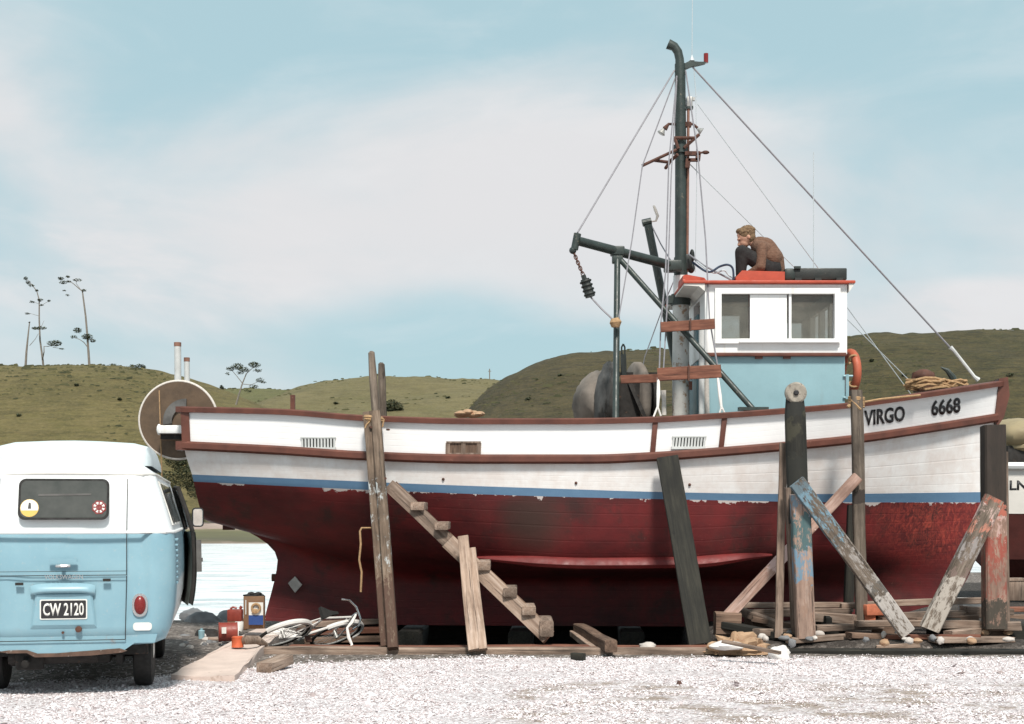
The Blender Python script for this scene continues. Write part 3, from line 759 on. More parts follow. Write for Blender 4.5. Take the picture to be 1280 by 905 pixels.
def bush(D, cx, cy, blobs, label, seed, group=None):
    rn = random.Random(seed); s = D/F; b = B()
    for x, y, rx, ry in blobs: clump(b, P(x, y, D), rx*s, rx*s, ry*s, int(90*max(1, rx*ry/12)), 1.3*s, rn)
    o = b.build('bush', 'bush_leaf', smooth=False, org=P(cx, cy, D)); put(o, label, 'bush', group)
def hill_depth(px, py, d0):
    bpy.context.view_layer.update()
    ok, loc, *_ = S.ray_cast(bpy.context.evaluated_depsgraph_get(), Vector((0, 0, CH)), Vector(((px-640)/F, 1, (HZ-py)/F)).normalized())
    return loc.y if ok else d0
bush(hill_depth(493, 513, 150), 493, 516, [(490, 507, 8, 9), (498, 510, 7, 8), (486, 514, 7, 6)], 'round dark bush on the slope behind the tall stern props', 5)
bush(288, 518, 479, [(513, 477, 3, 2), (520, 474, 4, 3), (526, 477, 3, 2.5)], 'low dark bush on the distant skyline behind the boat', 6)
bush(120, 215, 625, [(205, 605, 18, 18), (232, 590, 17, 22), (220, 572, 16, 14), (245, 610, 12, 14)], 'dark scrub at the foot of the hill below the net reel', 7)
bush(120, 270, 648, [(262, 640, 10, 7), (280, 643, 9, 5)], 'low dark scrub on the far bank under the transom', 9)
rn = random.Random(14)
for i, (x, y, w) in enumerate([(24, 520, 4), (150, 500, 3), (96, 482, 3), (262, 500, 4), (420, 505, 3), (560, 498, 3), (660, 500, 4), (700, 470, 3), (1090, 452, 4), (1130, 470, 3), (1262, 470, 5), (1020, 452, 3)]):
    d = hill_depth(x, y, 160); bush(d, x, y, [(x, y-1, w, w*.6)], 'small dark gorse bush on the open hillside', 60+i, 'gorse bushes scattered on the hills')
rn = random.Random(4)
for i, (x, w, h) in enumerate([(8, 9, 3), (25, 4, 3), (75, 5, 3), (86, 4, 3), (128, 5, 2.5), (142, 8, 3), (165, 4, 3), (175, 7, 4), (277, 3, 3)]):
    yy = cur(LEFTC)(x)-1.8
    bush(165, x, yy+1, [(x, yy, w, h)], ['low tussock on the crest of the left hill'][0], 20+i, 'tussocks along the crest of the left hill')
for x, h, D, cy in [(612, 20, 288, 481)]:
    b = B(); b.tube([P(x, cy+2, D), P(x, cy-h, D)], .12, 6); b.bar(P(x-2, cy-h+3, D), P(x+2, cy-h+3, D), .12, .12)
    o = b.build('utility_pole', 'bark'); put(o, 'thin power pole alone on the distant skyline', 'pole')
for i, x in enumerate([539, 552, 559, 567, 573]):
    b = B(); b.tube([P(x, 481, 288), P(x, 475-(i % 2), 288)], .09, 5); b.tube([P(x, 481, 288), P(x+.9, 478, 288)], .06, 5)
    o = b.build('fence_post', 'bark'); put(o, 'tiny fence post on the distant skyline beside the low bush', 'post', 'fence posts along the skyline')

# ------------------------------------------------------------------ the boat
boat = thing('fishing_boat', (1.2, YC, .1), 'large white wooden fishing boat with blue stripe and dark red bottom, propped up ashore', 'boat')
TS = [0, .1, .25, .45, .65, .8, .9, 1]
BT = [[1.20, 1.38, 1.60, 1.72, 1.66, 1.28, .84, .05], [1.18, 1.35, 1.58, 1.70, 1.62, 1.18, .70, .05], [1.04, 1.26, 1.52, 1.66, 1.52, .98, .50, .05],
      [1.00, 1.23, 1.50, 1.65, 1.50, .94, .46, .05], [.50, .66, .98, 1.42, 1.36, .70, .30, .05], [.07, .16, .32, .62, .55, .26, .12, .05],
      [.05, .07, .09, .12, .12, .09, .07, .05], [.07, .07, .08, .08, .08, .08, .07, .05]]
RPY = [[(228, 515), (350, 518), (458, 526), (600, 530), (700, 530), (815, 528), (900, 523), (980, 517), (1060, 510), (1160, 496), (1252, 482)],
       [(228, 557), (350, 563), (458, 570), (600, 574), (740, 574), (815, 571), (905, 564.5), (980, 558), (1060, 550), (1160, 535.5), (1245, 522)],
       [(238, 593), (458, 602), (500, 604), (700, 611), (830, 615), (1000, 617.5), (1233, 615)],
       [(240, 602), (500, 614), (700, 621), (830, 624), (1080, 628), (1232, 628)],
       [(255, 649), (330, 664), (400, 676), (480, 687), (600, 697), (740, 704), (860, 703), (960, 694), (1100, 690), (1224, 682)],
       [(300, 660), (345, 677), (400, 694), (500, 710), (700, 716), (860, 716), (1000, 716), (1100, 722), (1208, 725)],
       [(347, 700), (420, 722), (520, 730), (700, 728), (900, 728), (1100, 742), (1192, 745)],
       [(332, 776), (480, 781), (900, 783), (1100, 772), (1165, 757)]]
SPX = [228, 230, 240, 242, 255, 300, 347, 330]; BPX = [1250, 1243, 1233, 1232, 1224, 1208, 1192, 1165]
BF = [cur(list(zip(TS, r))) for r in BT]; PF = [cur(r) for r in RPY]
def rowpt(r, t):
    bb = BF[r](t); x0 = (SPX[r]-640)*(YC-BT[r][0])/F; x1 = (BPX[r]-640)*(YC-BT[r][-1])/F
    X = x0+(x1-x0)*t; Y = YC-bb; px = 640+X*F/Y; return X, bb, CH+(HZ-PF[r](px))*Y/F
_c = {}
def hullpt(t, r, side=-1, off=0):
    k = round(t, 6)
    if k not in _c: _c[k] = [rowpt(i, t) for i in range(8)]
    rr = _c[k]; q = [pchip(range(8), [rr[i][m] for i in range(8)], r) for m in range(3)]
    return Vector((q[0], YC+side*(q[1]+off), q[2]))
def t_at(px, r):
    a, b_ = 0., 1.
    for _ in range(30):
        m = (a+b_)/2; p = hullpt(m, r)
        if 640+p.x*F/p.y < px: a = m
        else: b_ = m
    return a
NT = 90
rows = [0, .25, .5, .75, 1, 1.25, 1.5, 1.75, 2, 2.5, 3]+[3+.2*i for i in range(1, 21)]
tl = [i/NT for i in range(NT+1)]; tl = [t if t < .9 else .9+(t-.9) for t in tl]
bm = bmesh.new(); vl = {}; lay = bm.verts.layers.float.new('vrow')
for side in (-1, 1):
    for i, t in enumerate(tl):
        for j, r in enumerate(rows): vl[side, i, j] = bm.verts.new(hullpt(t, r, side))
    for i in range(NT):
        for j in range(len(rows)-1): bm.faces.new((vl[side, i, j], vl[side, i+1, j], vl[side, i+1, j+1], vl[side, i, j+1]))
for j in range(len(rows)-1):     # transom and stem close the two sides
    bm.faces.new((vl[-1, 0, j], vl[-1, 0, j+1], vl[1, 0, j+1], vl[1, 0, j])); bm.faces.new((vl[-1, NT, j], vl[1, NT, j], vl[1, NT, j+1], vl[-1, NT, j+1]))
J = len(rows)-1
for i in range(NT): bm.faces.new((vl[-1, i, J], vl[-1, i+1, J], vl[1, i+1, J], vl[1, i, J]))
for (s, i, j), v in vl.items(): v[lay] = rows[j]
# inner bulwark skin
bmesh.ops.recalc_face_normals(bm, faces=bm.faces)
me = bpy.data.meshes.new('hull'); bm.to_mesh(me); bm.free()
me.polygons.foreach_set('use_smooth', [True]*len(me.polygons)); me.set_sharp_from_angle(angle=R(40))
link('hull', me, 'hull_paint', boat)
b = B()
for side in (-1, 1):
    pr = None
    for i in range(0, NT-1, 2):
        a0, a1 = hullpt(tl[i], .02, side, -.06), hullpt(tl[i], 1, side, -.06)
        if YC-.0 and abs(a0.y-YC) < .1: break
        q = [b.bm.verts.new(a0), b.bm.verts.new(a1)]
        if pr: b.bm.faces.new((pr[0], q[0], q[1], pr[1]))
        pr = q
b.build('bulwark_lining', 'white_paint', boat)
b = B(); pr = None
for i in range(0, NT-1, 2):
    a0, a1 = hullpt(tl[i], .92, -1, -.05), hullpt(tl[i], .92, 1, -.05)
    q = [b.bm.verts.new(a0), b.bm.verts.new((a0.x, YC, a0.z+.05)), b.bm.verts.new(a1)]
    if pr: b.bm.faces.new((pr[0], q[0], q[1], pr[1])); b.bm.faces.new((pr[1], q[1], q[2], pr[2]))
    pr = q
b.build('deck', 'wood_mid', boat)

def sweep(b, pts, outs, sec):
    """sec: (out, up) outline swept along pts"""
    rings = [[b.bm.verts.new(p+o*u+Vector((0, 0, 1))*v) for u, v in sec] for p, o in zip(pts, outs)]; n = len(sec)
    for a, c in zip(rings, rings[1:]):
        for k in range(n): b.bm.faces.new((a[k], a[(k+1) % n], c[(k+1) % n], c[k]))
    b.bm.faces.new(rings[0][::-1]); b.bm.faces.new(rings[-1])
def rail(name, row, sec, mat, t0=0., t1=1., zoff=0, n=80):
    b = B()
    for side in (-1, 1):
        ts = [t0+(t1-t0)*i/n for i in range(n+1)]; pts = [hullpt(t, row, side)+Vector((0, 0, zoff)) for t in ts]; outs = []
        for i in range(len(pts)):
            d = pts[min(i+1, n)]-pts[max(i-1, 0)]; d.z = 0; d.normalize(); o_ = Vector((-d.y, d.x, 0))
            if o_.y*side < 0: o_ = -o_
            outs.append(o_)
        sweep(b, pts, outs, sec)
    p0, p1 = hullpt(t0, row, -1), hullpt(t0, row, 1)
    if t0 == 0:      # across the transom
        w = max(s[0] for s in sec); h0 = min(s[1] for s in sec); h1 = max(s[1] for s in sec)
        b.box(((p0.x)-w/2+.02, YC, p0.z+zoff+(h0+h1)/2), (w+.06, (p1.y-p0.y)+2*w-.01, h1-h0-.004))
    return b.build(name, mat, boat)
rail('cap_rail', 0, [(.055, .0), (.06, .055), (.045, .07), (-.12, .07), (-.13, .055), (-.13, 0)], 'cap_brown', zoff=-.005)
rail('rubbing_strake', 1, [(.0, -.055), (.05, -.055), (.075, -.03), (.075, .03), (.05, .055), (.0, .055)], 'cap_brown')
# bilge stringer: long rounded rail low on the turn of the bilge
plain('bilge_red', (.15, .013, .012), .6, var=.25, scale=5, wear=(.11, .022, .018), wearamt=.25)
for side in (-1, 1):
    b = B(); t0, t1 = t_at(590, 4), t_at(965, 4); n = 44; pts = []; rs = []
    for i in range(n+1):
        u = i/n; t = t0+(t1-t0)*u; k = min(1, 4.5*min(u, 1-u)+.05)**.6
        c0 = hullpt(t, 4.0, side, .0); pts.append(c0); rs.append(k)
    rings = []
    for p, k in zip(pts, rs):
        rings.append([b.bm.verts.new(p+Vector((0, side*u*k, v*k))) for u, v in [(-.05, .10), (.03, .075), (.10, .02), (.115, -.02), (.09, -.06), (-.05, -.08)]])
    for a_, c_ in zip(rings, rings[1:]):
        for k in range(6): b.bm.faces.new((a_[k], a_[(k+1) % 6], c_[(k+1) % 6], c_[k]))
    b.bm.faces.new(rings[0]); b.bm.faces.new(rings[-1])
    b.build('bilge_keel', 'bilge_red', boat)
# stem piece
b = B()
st = [hullpt(1, r) for r in (0, .3, .6, 1, 1.3)]
prof = [P(1246, 474, YC), P(1257, 472, YC), P(1259, 495, YC), P(1252, 522, YC), P(1244, 534, YC), P(1241, 524, YC)]
b.prism([p+Vector((0, -.09, 0)) for p in prof], (0, .18, 0)); b.build('stem', 'cap_brown', boat)
b = B()
prof = [P(1242, 519, YC), P(1240, 532, YC), P(1235, 625, YC), P(1225, 625, YC), P(1232, 530, YC)]
b.prism([p+Vector((0, -.035, 0)) for p in prof], (0, .07, 0)); b.build('stem_band', 'white_dirty', boat)
# brown corner post at the transom and stanchion strips up the bulwark
for side in (-1, 1):
    b = B(); p0, p1 = hullpt(0, 0, side), hullpt(0, 1, side); b.bar(p0+Vector((.035, side*.012, 0)), p1+Vector((.035, side*.012, 0)), .10, .05, up=(0, 1, 0)); b.build('corner_post', 'cap_brown', boat)
for px in (817, 903):
    t = t_at(px, .5); b = B(); b.bar(hullpt(t, 0, -1, .012), hullpt(t, 1, -1, .012), .06, .05, up=(0, 1, 0), bev=.006); b.build('bulwark_strip', 'cap_brown', boat)
# freeing ports in the bulwark with bars
for px0, px1, py0, py1, kind in ((377, 419, 547, 559, 0), (559, 600, 553, 566, 1), (841, 882, 547, 559, 0)):
    def hp(px, py, off):
        r = .5; t = t_at(px, .5)
        p0, p1 = hullpt(t, 0), hullpt(t, 1); zz = CH+(HZ-py)*p0.y/F; q = (p0.z-zz)/(p0.z-p1.z)
        return hullpt(t, max(0, min(1, q)), -1, off)
    b = B(); n = 6
    top = [hp(px0+(px1-px0)*i/n, py0, .004) for i in range(n+1)]; bot = [hp(px0+(px1-px0)*i/n, py1, .004) for i in range(n+1)]
    for i in range(n): b.bm.faces.new([b.bm.verts.new(v) for v in (top[i], top[i+1], bot[i+1], bot[i])])
    fp = b.build('freeing_port', 'black_paint' if kind == 0 else 'wood_brown', boat, smooth=False)
    b = B(); nb = 11 if kind == 0 else 3
    for i in range(nb):
        x = px0+1+(px1-px0-2)*i/(nb-1); b.bar(hp(x, py0, .012), hp(x, py1, .012), .022 if kind == 0 else .05, .012, up=(0, 1, 0))
    b.bar(hp(px0-1, py1+1, .02), hp(px1+1, py1+1, .02), .03, .03); b.bar(hp(px0-1, py0-1, .012), hp(px1+1, py0-1, .012), .02, .02)
    g = b.build('port_grille', 'pipe_light' if kind == 0 else 'wood_mid', boat)
    me = g.data; fpM = ROOT[fp.name]; g.parent = fp
# name and number on the bow
def bow_map(px0, px1, py_top0, py_bot0, slope):
    def fn(x, y, th, ):
        px = px0+(px1-px0)*x; py = py_bot0+(py_top0-py_bot0)*y-slope*(px-px0)
        q = .5
        for _ in range(3):
            t = t_at(px, q); p0, p1 = hullpt(t, 0), hullpt(t, 1); zz = CH+(HZ-py)*hullpt(t, q).y/F; q = max(0, min(1, (p0.z-zz)/(p0.z-p1.z)))
        return hullpt(t, q, -1, .008+th)
    return fn
place_text('VIRGO', 1, 1, bow_map(1080, 1131, 513.5, 534.5, .12), 'name_lettering', 'ink_black', boat, weight=.03)
place_text('6668', 1, 1, bow_map(1164, 1200.5, 501, 522.3, .12), 'number_lettering', 'ink_black', boat, weight=.032)
# small fittings on the hull
b = B(); c = P(369, 731, YC-.1); b.prism([c+Vector(v) for v in ((-.09, -.02, .02), (.0, -.02, .11), (.09, -.02, .0), (.0, -.02, -.1))], (0, .04, 0)); b.build('zinc_plate', 'galv', boat)
b = B(); b.tube([P(346, 722, YC), P(366, 731, YC)], [.035, .06], 10); b.tube([P(340, 722, YC), P(346, 722, YC)], .05, 10); b.build('propeller_shaft', 'rust', boat)
b = B(); b.box(P(286, 659, YC), (.14, .1, .07)); b.build('sounder_block', 'dark_red_hull', boat)
for x, y in ((554, 603), (862, 602), (720, 590), (1010, 600)):
    b = B(); t = t_at(x, 1.7); b.ball(hullpt(t, 1.7, -1, .004), .018, 8); b.build('skin_fitting', 'rust', boat)

# wheelhouse -----------------------------------------------------------
WY = 17.35; PY_ = 19.25
WX0, WX1 = 2.38, 4.06; ZB, ZL, ZT = 2.35, 3.425, 4.27
ws = WY/F
def wx(px): return (px-640)*ws
def wz(py): return CH+(HZ-py)*ws
house = B(); T = .05
# lower walls
house.box(((WX0+WX1)/2, WY+T/2, (ZB+ZL)/2), (WX1-WX0, T, ZL-ZB)); house.box(((WX0+WX1)/2, PY_-T/2, (ZB+ZL)/2), (WX1-WX0, T, ZL-ZB))
house.box((WX1-T/2, YC, (ZB+ZL)/2), (T, PY_-WY-2*T, ZL-ZB))
wh = house.build('wheelhouse', 'cabin_blue', boat)
b = B()
def wall_y(y, thick, x0, x1, z0, z1, ops):
    """wall in the XZ plane with rectangular openings (x0,x1,z0,z1), sorted by x"""
    xx = x0
    for (a, c, d, e) in ops:
        b.box(((xx+a)/2, y, (z0+z1)/2), (a-xx, thick, z1-z0)); b.box(((a+c)/2, y, (z0+d)/2), (c-a, thick, d-z0)); b.box(((a+c)/2, y, (e+z1)/2), (c-a, thick, z1-e)); xx = c
    b.box(((xx+x1)/2, y, (z0+z1)/2), (x1-xx, thick, z1-z0))
def wall_x(x, thick, y0, y1, z0, z1, ops):
    yy = y0
    for (a, c, d, e) in ops:
        b.box((x, (yy+a)/2, (z0+z1)/2), (thick, a-yy, z1-z0)); b.box((x, (a+c)/2, (z0+d)/2), (thick, c-a, d-z0)); b.box((x, (a+c)/2, (e+z1)/2), (thick, c-a, z1-e)); yy = c
    b.box((x, (yy+y1)/2, (z0+z1)/2), (thick, y1-yy, z1-z0))
UX0 = WX0-.03
OX0, OX1, OZ0, OZ1 = wx(901), wx(1042), wz(424), wz(368)
wall_y(WY+.005, .07, UX0, WX1+.02, ZL, ZT, [(OX0, OX1, OZ0, OZ1)])
wall_y(PY_-.005, .07, UX0, WX1+.02, ZL, ZT, [(WX0+.25, WX0+.7, OZ0, OZ1), (WX0+1.02, WX1-.14, OZ0-.02, OZ1-.1)])
wall_x(WX1-.015, .07, WY+.04, PY_-.04, ZL, ZT, [(WY+.12, WY+.62, OZ0, OZ1-.04), (WY+.72, WY+1.18, OZ0, OZ1-.04), (WY+1.28, PY_-.12, OZ0, OZ1-.04)])
wall_x(WX0+.0, .06, WY+.04, PY_-.04, ZL, ZT, [(WY+.45, WY+1.05, ZL+.2, ZT-.12)])
uw = b.build('upper_walls', 'white_paint', boat, smooth=False)
uw.parent = wh
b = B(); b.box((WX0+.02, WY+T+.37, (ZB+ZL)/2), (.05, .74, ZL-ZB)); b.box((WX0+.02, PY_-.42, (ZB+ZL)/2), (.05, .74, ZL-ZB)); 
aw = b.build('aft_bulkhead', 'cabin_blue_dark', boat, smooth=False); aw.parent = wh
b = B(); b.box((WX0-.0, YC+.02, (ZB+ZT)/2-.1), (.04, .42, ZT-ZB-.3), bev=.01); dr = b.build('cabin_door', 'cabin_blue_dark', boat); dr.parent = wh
# ledge trim, sill, window frame, panes, sliding panel
b = B(); b.box(((WX0+WX1)/2-.02, WY-.045, ZL-.01), (WX1-WX0+.05, .05, .045), bev=.008)
for x in (948, 983): b.box((wx(x), WY-.03, ZL-.045), (.09, .03, .03))
o = b.build('ledge_trim', 'cap_brown', boat); o.parent = wh
b = B(); fx0, fx1, fz0, fz1 = wx(893), wx(1049), wz(430), wz(361); fy = WY-.05
b.box(((fx0+fx1)/2, fy, (OZ1+fz1)/2), (fx1-fx0, .035, fz1-OZ1)); b.box(((fx0+fx1)/2, fy, (OZ0+fz0)/2), (fx1-fx0, .035, OZ0-fz0))
b.box(((fx0+OX0)/2, fy, (OZ0+OZ1)/2), (OX0-fx0, .035, OZ1-OZ0)); b.box(((fx1+OX1)/2, fy, (OZ0+OZ1)/2), (fx1-OX1, .035, OZ1-OZ0))
b.box((wx(985), fy-.03, wz(428)), (wx(1047)-wx(922), .05, .022)); b.box((wx(987), WY-.01, (OZ0+OZ1)/2), (.03, .06, OZ1-OZ0))
o = b.build('window_frame', 'white_paint', boat, smooth=False); o.parent = wh
b = B(); b.box(((wx(937)+wx(983))/2, WY-.02, (OZ0+OZ1)/2), (wx(983)-wx(937), .02, OZ1-OZ0-.01)); o = b.build('sliding_panel', 'white_paint', boat, smooth=False); o.parent = wh
for x0, x1 in ((902, 936), (984, 1041)):
    b = B(); b.box(((wx(x0)+wx(x1))/2, WY+.012, (OZ0+OZ1)/2), (wx(x1)-wx(x0), .006, OZ1-OZ0)); o = b.build('window_pane', 'dusty_glass', boat, smooth=False); o.parent = wh
b = B(); b.box((WX1-.3, YC, ZL+.05), (.4, 1.5, .06)); b.box((WX1-.3, WY+.5, ZL+.14), (.25, .3, .16)); b.box((WX0+.5, YC+.55, ZL+.1), (.5, .5, .5))
b.torus((WX1-.62, YC-.1, ZL+.1), (1, 0, 0), .2, .018); o = b.build('helm_console', 'wood_brown', boat); o.parent = wh
b = B(); b.box((.5*(WX0+WX1), YC, ZL-.02), (WX1-WX0-.1, 1.75, .03)); o = b.build('cabin_floor', 'wood_brown', boat, smooth=False); o.parent = wh
# roof
rf = B()
prof = [(wx(853), 0), (wx(1067), 0), (wx(1067), .035), (wx(960), .07), (wx(853), .035)]
rf.box(((wx(853)+wx(1067))/2, YC, ZT+.022), (wx(1067)-wx(853), PY_-WY+.22, .038), bev=.012)
rf.box(((wx(880)+wx(1060))/2, YC, ZT+.052), (wx(1060)-wx(880), PY_-WY-.1, .03), bev=.012)
roof = rf.build('roof', 'roof_red', boat)
y0 = WY-.09; yl = PY_-WY+.18
def vis(pts): b = B(); b.prism([(x, y0+.0, z) for x, z in pts], (0, yl, 0)); b.build('roof_visor', 'white_dirty', boat, smooth=False)
vis([(WX1+.03, ZT-.1), (WX1+.03, ZT+.002), (wx(1066), ZT+.002), (wx(1064), ZT-.03)])
vis([(UX0-.01, ZT+.002), (UX0-.01, ZT-.09), (UX0-.08, ZT-.03), (wx(854), ZT-.02), (wx(854), ZT+.002)])
b = B(); p = [(wx(924), ZT+.03), (wx(984), ZT+.03), (wx(984), wz(340)+.03), (wx(930), wz(338.5)+.03), (wx(922), wz(346)+.02)]
b.prism([(x, WY+.15, z) for x, z in p], (0, .5, 0)); bx_ = b.build('roof_locker', 'roof_red', boat, smooth=False)
b = B(); p = [(wx(856), ZT+.03), (wx(892), ZT+.03), (wx(884), wz(346)+.03), (wx(862), wz(342)+.03), (wx(857), wz(343)+.03)]
b.prism([(x, WY+.25, z) for x, z in p], (0, .5, 0)); b.build('roof_locker', 'roof_red', boat, smooth=False)
b = B(); b.box(((wx(997)+wx(1063))/2, WY+.45, ZT+.165), (wx(1063)-wx(997), .55, .145), bev=.012); 
for x in (1000, 1025, 1052): b.box((wx(x), WY+.4, ZT+.08), (.08, .6, .05))
lc = b.build('roof_crate', 'black_paint', boat)
b = B(); b.box(((wx(984)+wx(998))/2, WY+.45, ZT+.16), (wx(998)-wx(984), .57, .15), bev=.03); b.box((wx(1000), WY+.16, ZT+.24), (.08, .03, .03)); o = b.build('canvas_end', 'mast_green', boat); o.parent = lc
# disc-shaped port light / fender post detail handled with the pile; ladder brackets forward
b = B()
for y in (470, 497): b.tube([P(1054, y, WY-.02), P(1066, y, WY-.02)], .014, 6)
b.tube([P(1059, 468, WY-.02), P(1059, 499, WY-.02)], .022, 6); b.build('hand_rail', 'cabin_blue', boat)
b = B(); b.tube([P(877, 520, WY-.05), P(877, 400, WY-.05)], .035, 10); b.build('drain_pipe', 'pipe_light', boat)
b = B(); b.tube([P(884, 520, WY-.0), P(883, 446, WY)], .03, 10); b.build('drain_pipe', 'rope_pale', boat)

# mast -----------------------------------------------------------
MX = (851-640)*YC/F
def MP(px, py, dy=0): return P(px, py, YC+dy)
m0 = B(); m0.tube([MP(851, 545), MP(851, 430), MP(851, 378)], [.112, .108, .104], 18); mlow = m0.build('mast_tube', 'mast_white', boat)
b = B(); b.tube([MP(851, 379), MP(851, 345)], .098, 16); o = b.build('mast_sleeve', 'white_paint', boat); o.parent = mlow
b = B(); b.tube([MP(851, 345), MP(851, 200), MP(850, 80)], [.078, .074, .068], 18)
b.tube([MP(851, 346), MP(851, 322)], .088, 18); b.tube([MP(850.5, 192), MP(850.5, 182)], .1, 14); b.tube([MP(851, 382), MP(851, 368)], .125, 16); b.box(MP(843, 375), (.16, .14, .1)); b.box(MP(862, 372), (.2, .2, .08))
mast = b.build('mast', 'mast_green', boat)
b = B(); b.tube([MP(850, 84), MP(849.5, 74), MP(847.5, 65), MP(843, 58.5), MP(835, 55)], [.06, .056, .056, .058, .066], 14); o = b.build('exhaust_elbow', 'mast_green', boat); o.parent = mast
b = B(); b.tube([MP(859, 340, -.02), MP(860, 200, -.02), MP(860.5, 130, -.02)], .018, 8); o = b.build('conduit', 'rust_pipe', boat); o.parent = mast
b = B(); b.prism([MP(854, 80, -.03), MP(862, 76, -.03), MP(874, 77, -.03), (MP(882, 77, -.03)), (MP(882, 79, -.03)), MP(874, 81, -.03), MP(864, 83, -.03), MP(857, 86, -.03)], (0, .06, 0)); o = b.build('masthead_arm', 'mast_green', boat); o.parent = mast
b = B(); b.tube([MP(882.5, 78.5), MP(882.5, 67)], .03, 12); o = b.build('masthead_light', 'lamp_red', boat); o.parent = mast
b = B(); b.tube([MP(865, 76), MP(865, 69)], [.035, .008], 10); b.tube([MP(865, 70), MP(865.5, -10)], .005, 5); o = b.build('whip_antenna', 'wire_pale', boat); o.parent = mast
b = B(); b.box(MP(861.5, 128), (.075, .1, .13), bev=.01); b.box(MP(867, 124), (.03, .05, .04)); o = b.build('deck_light', 'galv', boat); o.parent = mast
b = B(); b.bar(MP(853, 136), MP(866, 135), .1, .03); o = b.build('lamp_shelf', 'mast_green', boat); o.parent = mast
b = B(); b.tube([MP(846, 155.5), MP(836, 155), MP(831, 161)], [.018, .018, .035], 8); o = b.build('lamp_bracket', 'rust', boat); o.parent = mast
b = B(); b.tube([MP(858, 156), MP(866, 155), MP(872, 160)], .018, 8); b.box(MP(858, 156), (.12, .08, .06)); o = b.build('lamp_bracket', 'rust', boat); o.parent = mast
b = B(); b.lathe([(.015, 0), (.03, .03), (.055, .07), (.05, .075)], MP(830, 161), (-.25, 0, -.4), 12); b.lathe([(.015, 0), (.03, .03), (.05, .06), (.045, .065)], MP(872, 161), (.3, 0, -.2), 12); o = b.build('flood_lamp', 'galv', boat); o.parent = mast
b = B()
for a, c in (((846, 187), (803, 207)), ((818, 200.5), (837, 203)), ((837, 203), (832, 210)), ((836, 203), (847, 193))): b.tube([MP(*a, -.1), MP(*c, -.25)], .022, 6)
for a, c in (((842, 172.5), (868, 172.5)), ((843, 172), (848, 186)), ((855, 185), (874, 168)), ((857, 191), (875, 191))): b.tube([MP(*a, -.1), MP(*c, -.12)], .022, 6)
b.bar(MP(856, 192, -.1), MP(875, 192, -.1), .06, .05); b.bar(MP(873, 192, -.1), MP(872, 201, -.1), .06, .06, up=(0, 1, 0)); b.bar(MP(874, 200, -.1), MP(860, 200, -.1), .06, .035); b.bar(MP(860, 199, -.1), MP(859, 210, -.1), .06, .06, up=(0, 1, 0))
b.ball(MP(882, 190.5, -.1), (.05, .03, .025), 8); b.tube([MP(875, 191, -.1), MP(884, 190, -.1)], .014, 6)
o = b.build('mast_bracket', 'rust', boat); o.parent = mast
b = B(); b.box(MP(860, 328), (.09, .12, .2), bev=.02); b.ball(MP(865, 320), (.035, .04, .09), 10); b.ball(MP(864, 335), (.05, .05, .07), 10); o = b.build('hauling_block', 'black_paint', boat); o.parent = mast

# gantry boom to starboard, its post and brace
BE = P(722, 301, 17.2); BS = P(847, 334, YC-.1)
b = B(); b.tube([BS, BE], [.062, .055], 14); b.tube([P(718, 312, 17.2), P(722, 292, 17.2)], .045, 12); b.ball(P(716, 313, 17.2), .045, 8); b.box(P(841, 333, YC-.15), (.22, .2, .14), bev=.02)
jn = BS.lerp(BE, (847-770)/(847-722.)); b.box(jn, (.17, .16, .11), bev=.015); b.box(jn+Vector((0, 0, -.1)), (.13, .13, .1), bev=.015)
boom = b.build('boom', 'mast_green', boat)
PF_ = hullpt(t_at(770, 0), 0, -1, -.05)
b = B(); b.tube([jn+Vector((0, 0, -.05)), (PF_.x, PF_.y, PF_.z+.03)], .038, 12); b.build('boom_post', 'mast_green', boat)
b = B(); b.tube([P(768.5, 398, 17.0), P(769.5, 403, 17), P(769.5, 409, 17)], [.05, .075, .05], 10); b.build('rope_lashing', 'rope_tan', boat)
BR = hullpt(t_at(942, 0), 0, -1, -.03)
b = B(); b.tube([jn+Vector((.03, -.02, -.1)), (BR.x, BR.y, BR.z+.08)], .036, 12); b.box((BR.x, BR.y, BR.z+.085), (.35, .1, .04)); b.build('boom_brace', 'mast_green', boat)
b = B(); p = [P(716, 313, 17.2), P(720, 324, 17.2), P(725, 335, 17.2), P(729, 344, 17.2)]
for i in range(9):
    c = p[0].lerp(p[3], (i+.5)/9); d = (p[3]-p[0]).normalized(); u = Vector((0, 1, 0)) if i % 2 else d.cross(Vector((0, 1, 0)))
    n = 12; pts = [c+d*math.cos(a)*.032+u*math.sin(a)*.018 for a in [2*math.pi*k/n for k in range(n+1)]]; b.tube(pts, .007, 6, cap=False)
b.build('chain', 'rust', boat)
b = B(); b.tube([P(729, 344, 17.2), P(731, 350, 17.2)], .03, 8); b.tube([P(731, 349, 17.2), P(738, 371, 17.2)], [.055, .062], 10); 
for i in range(4): q = P(732+i*1.7, 352+i*5.2, 17.2); b.torus(q, (P(738, 371, 17.2)-P(731, 349, 17.2)), .062, .014, 14, 6)
b.build('pulley_block', 'black_paint', boat)
# port-side gallows leaning behind the boom
b = B(); b.tube([P(810, 281, 19.3), P(829, 375, 19.4), P(846, 462, 19.5), P(857, 520, 19.5)], .055, 12); b.tube([P(803, 279, 19.3), P(814, 276.5, 19.3)], .05, 10); b.build('gallows_pole', 'mast_green', boat)
b = B(); b.tube([P(814, 277, 19.3), P(820, 276, 19.3), P(822, 270, 19.3), P(819, 262, 19.3), P(817, 257, 19.3)], [.01, .014, .022, .022, .015], 7); b.build('gallows_hook', 'rope_pale', boat)

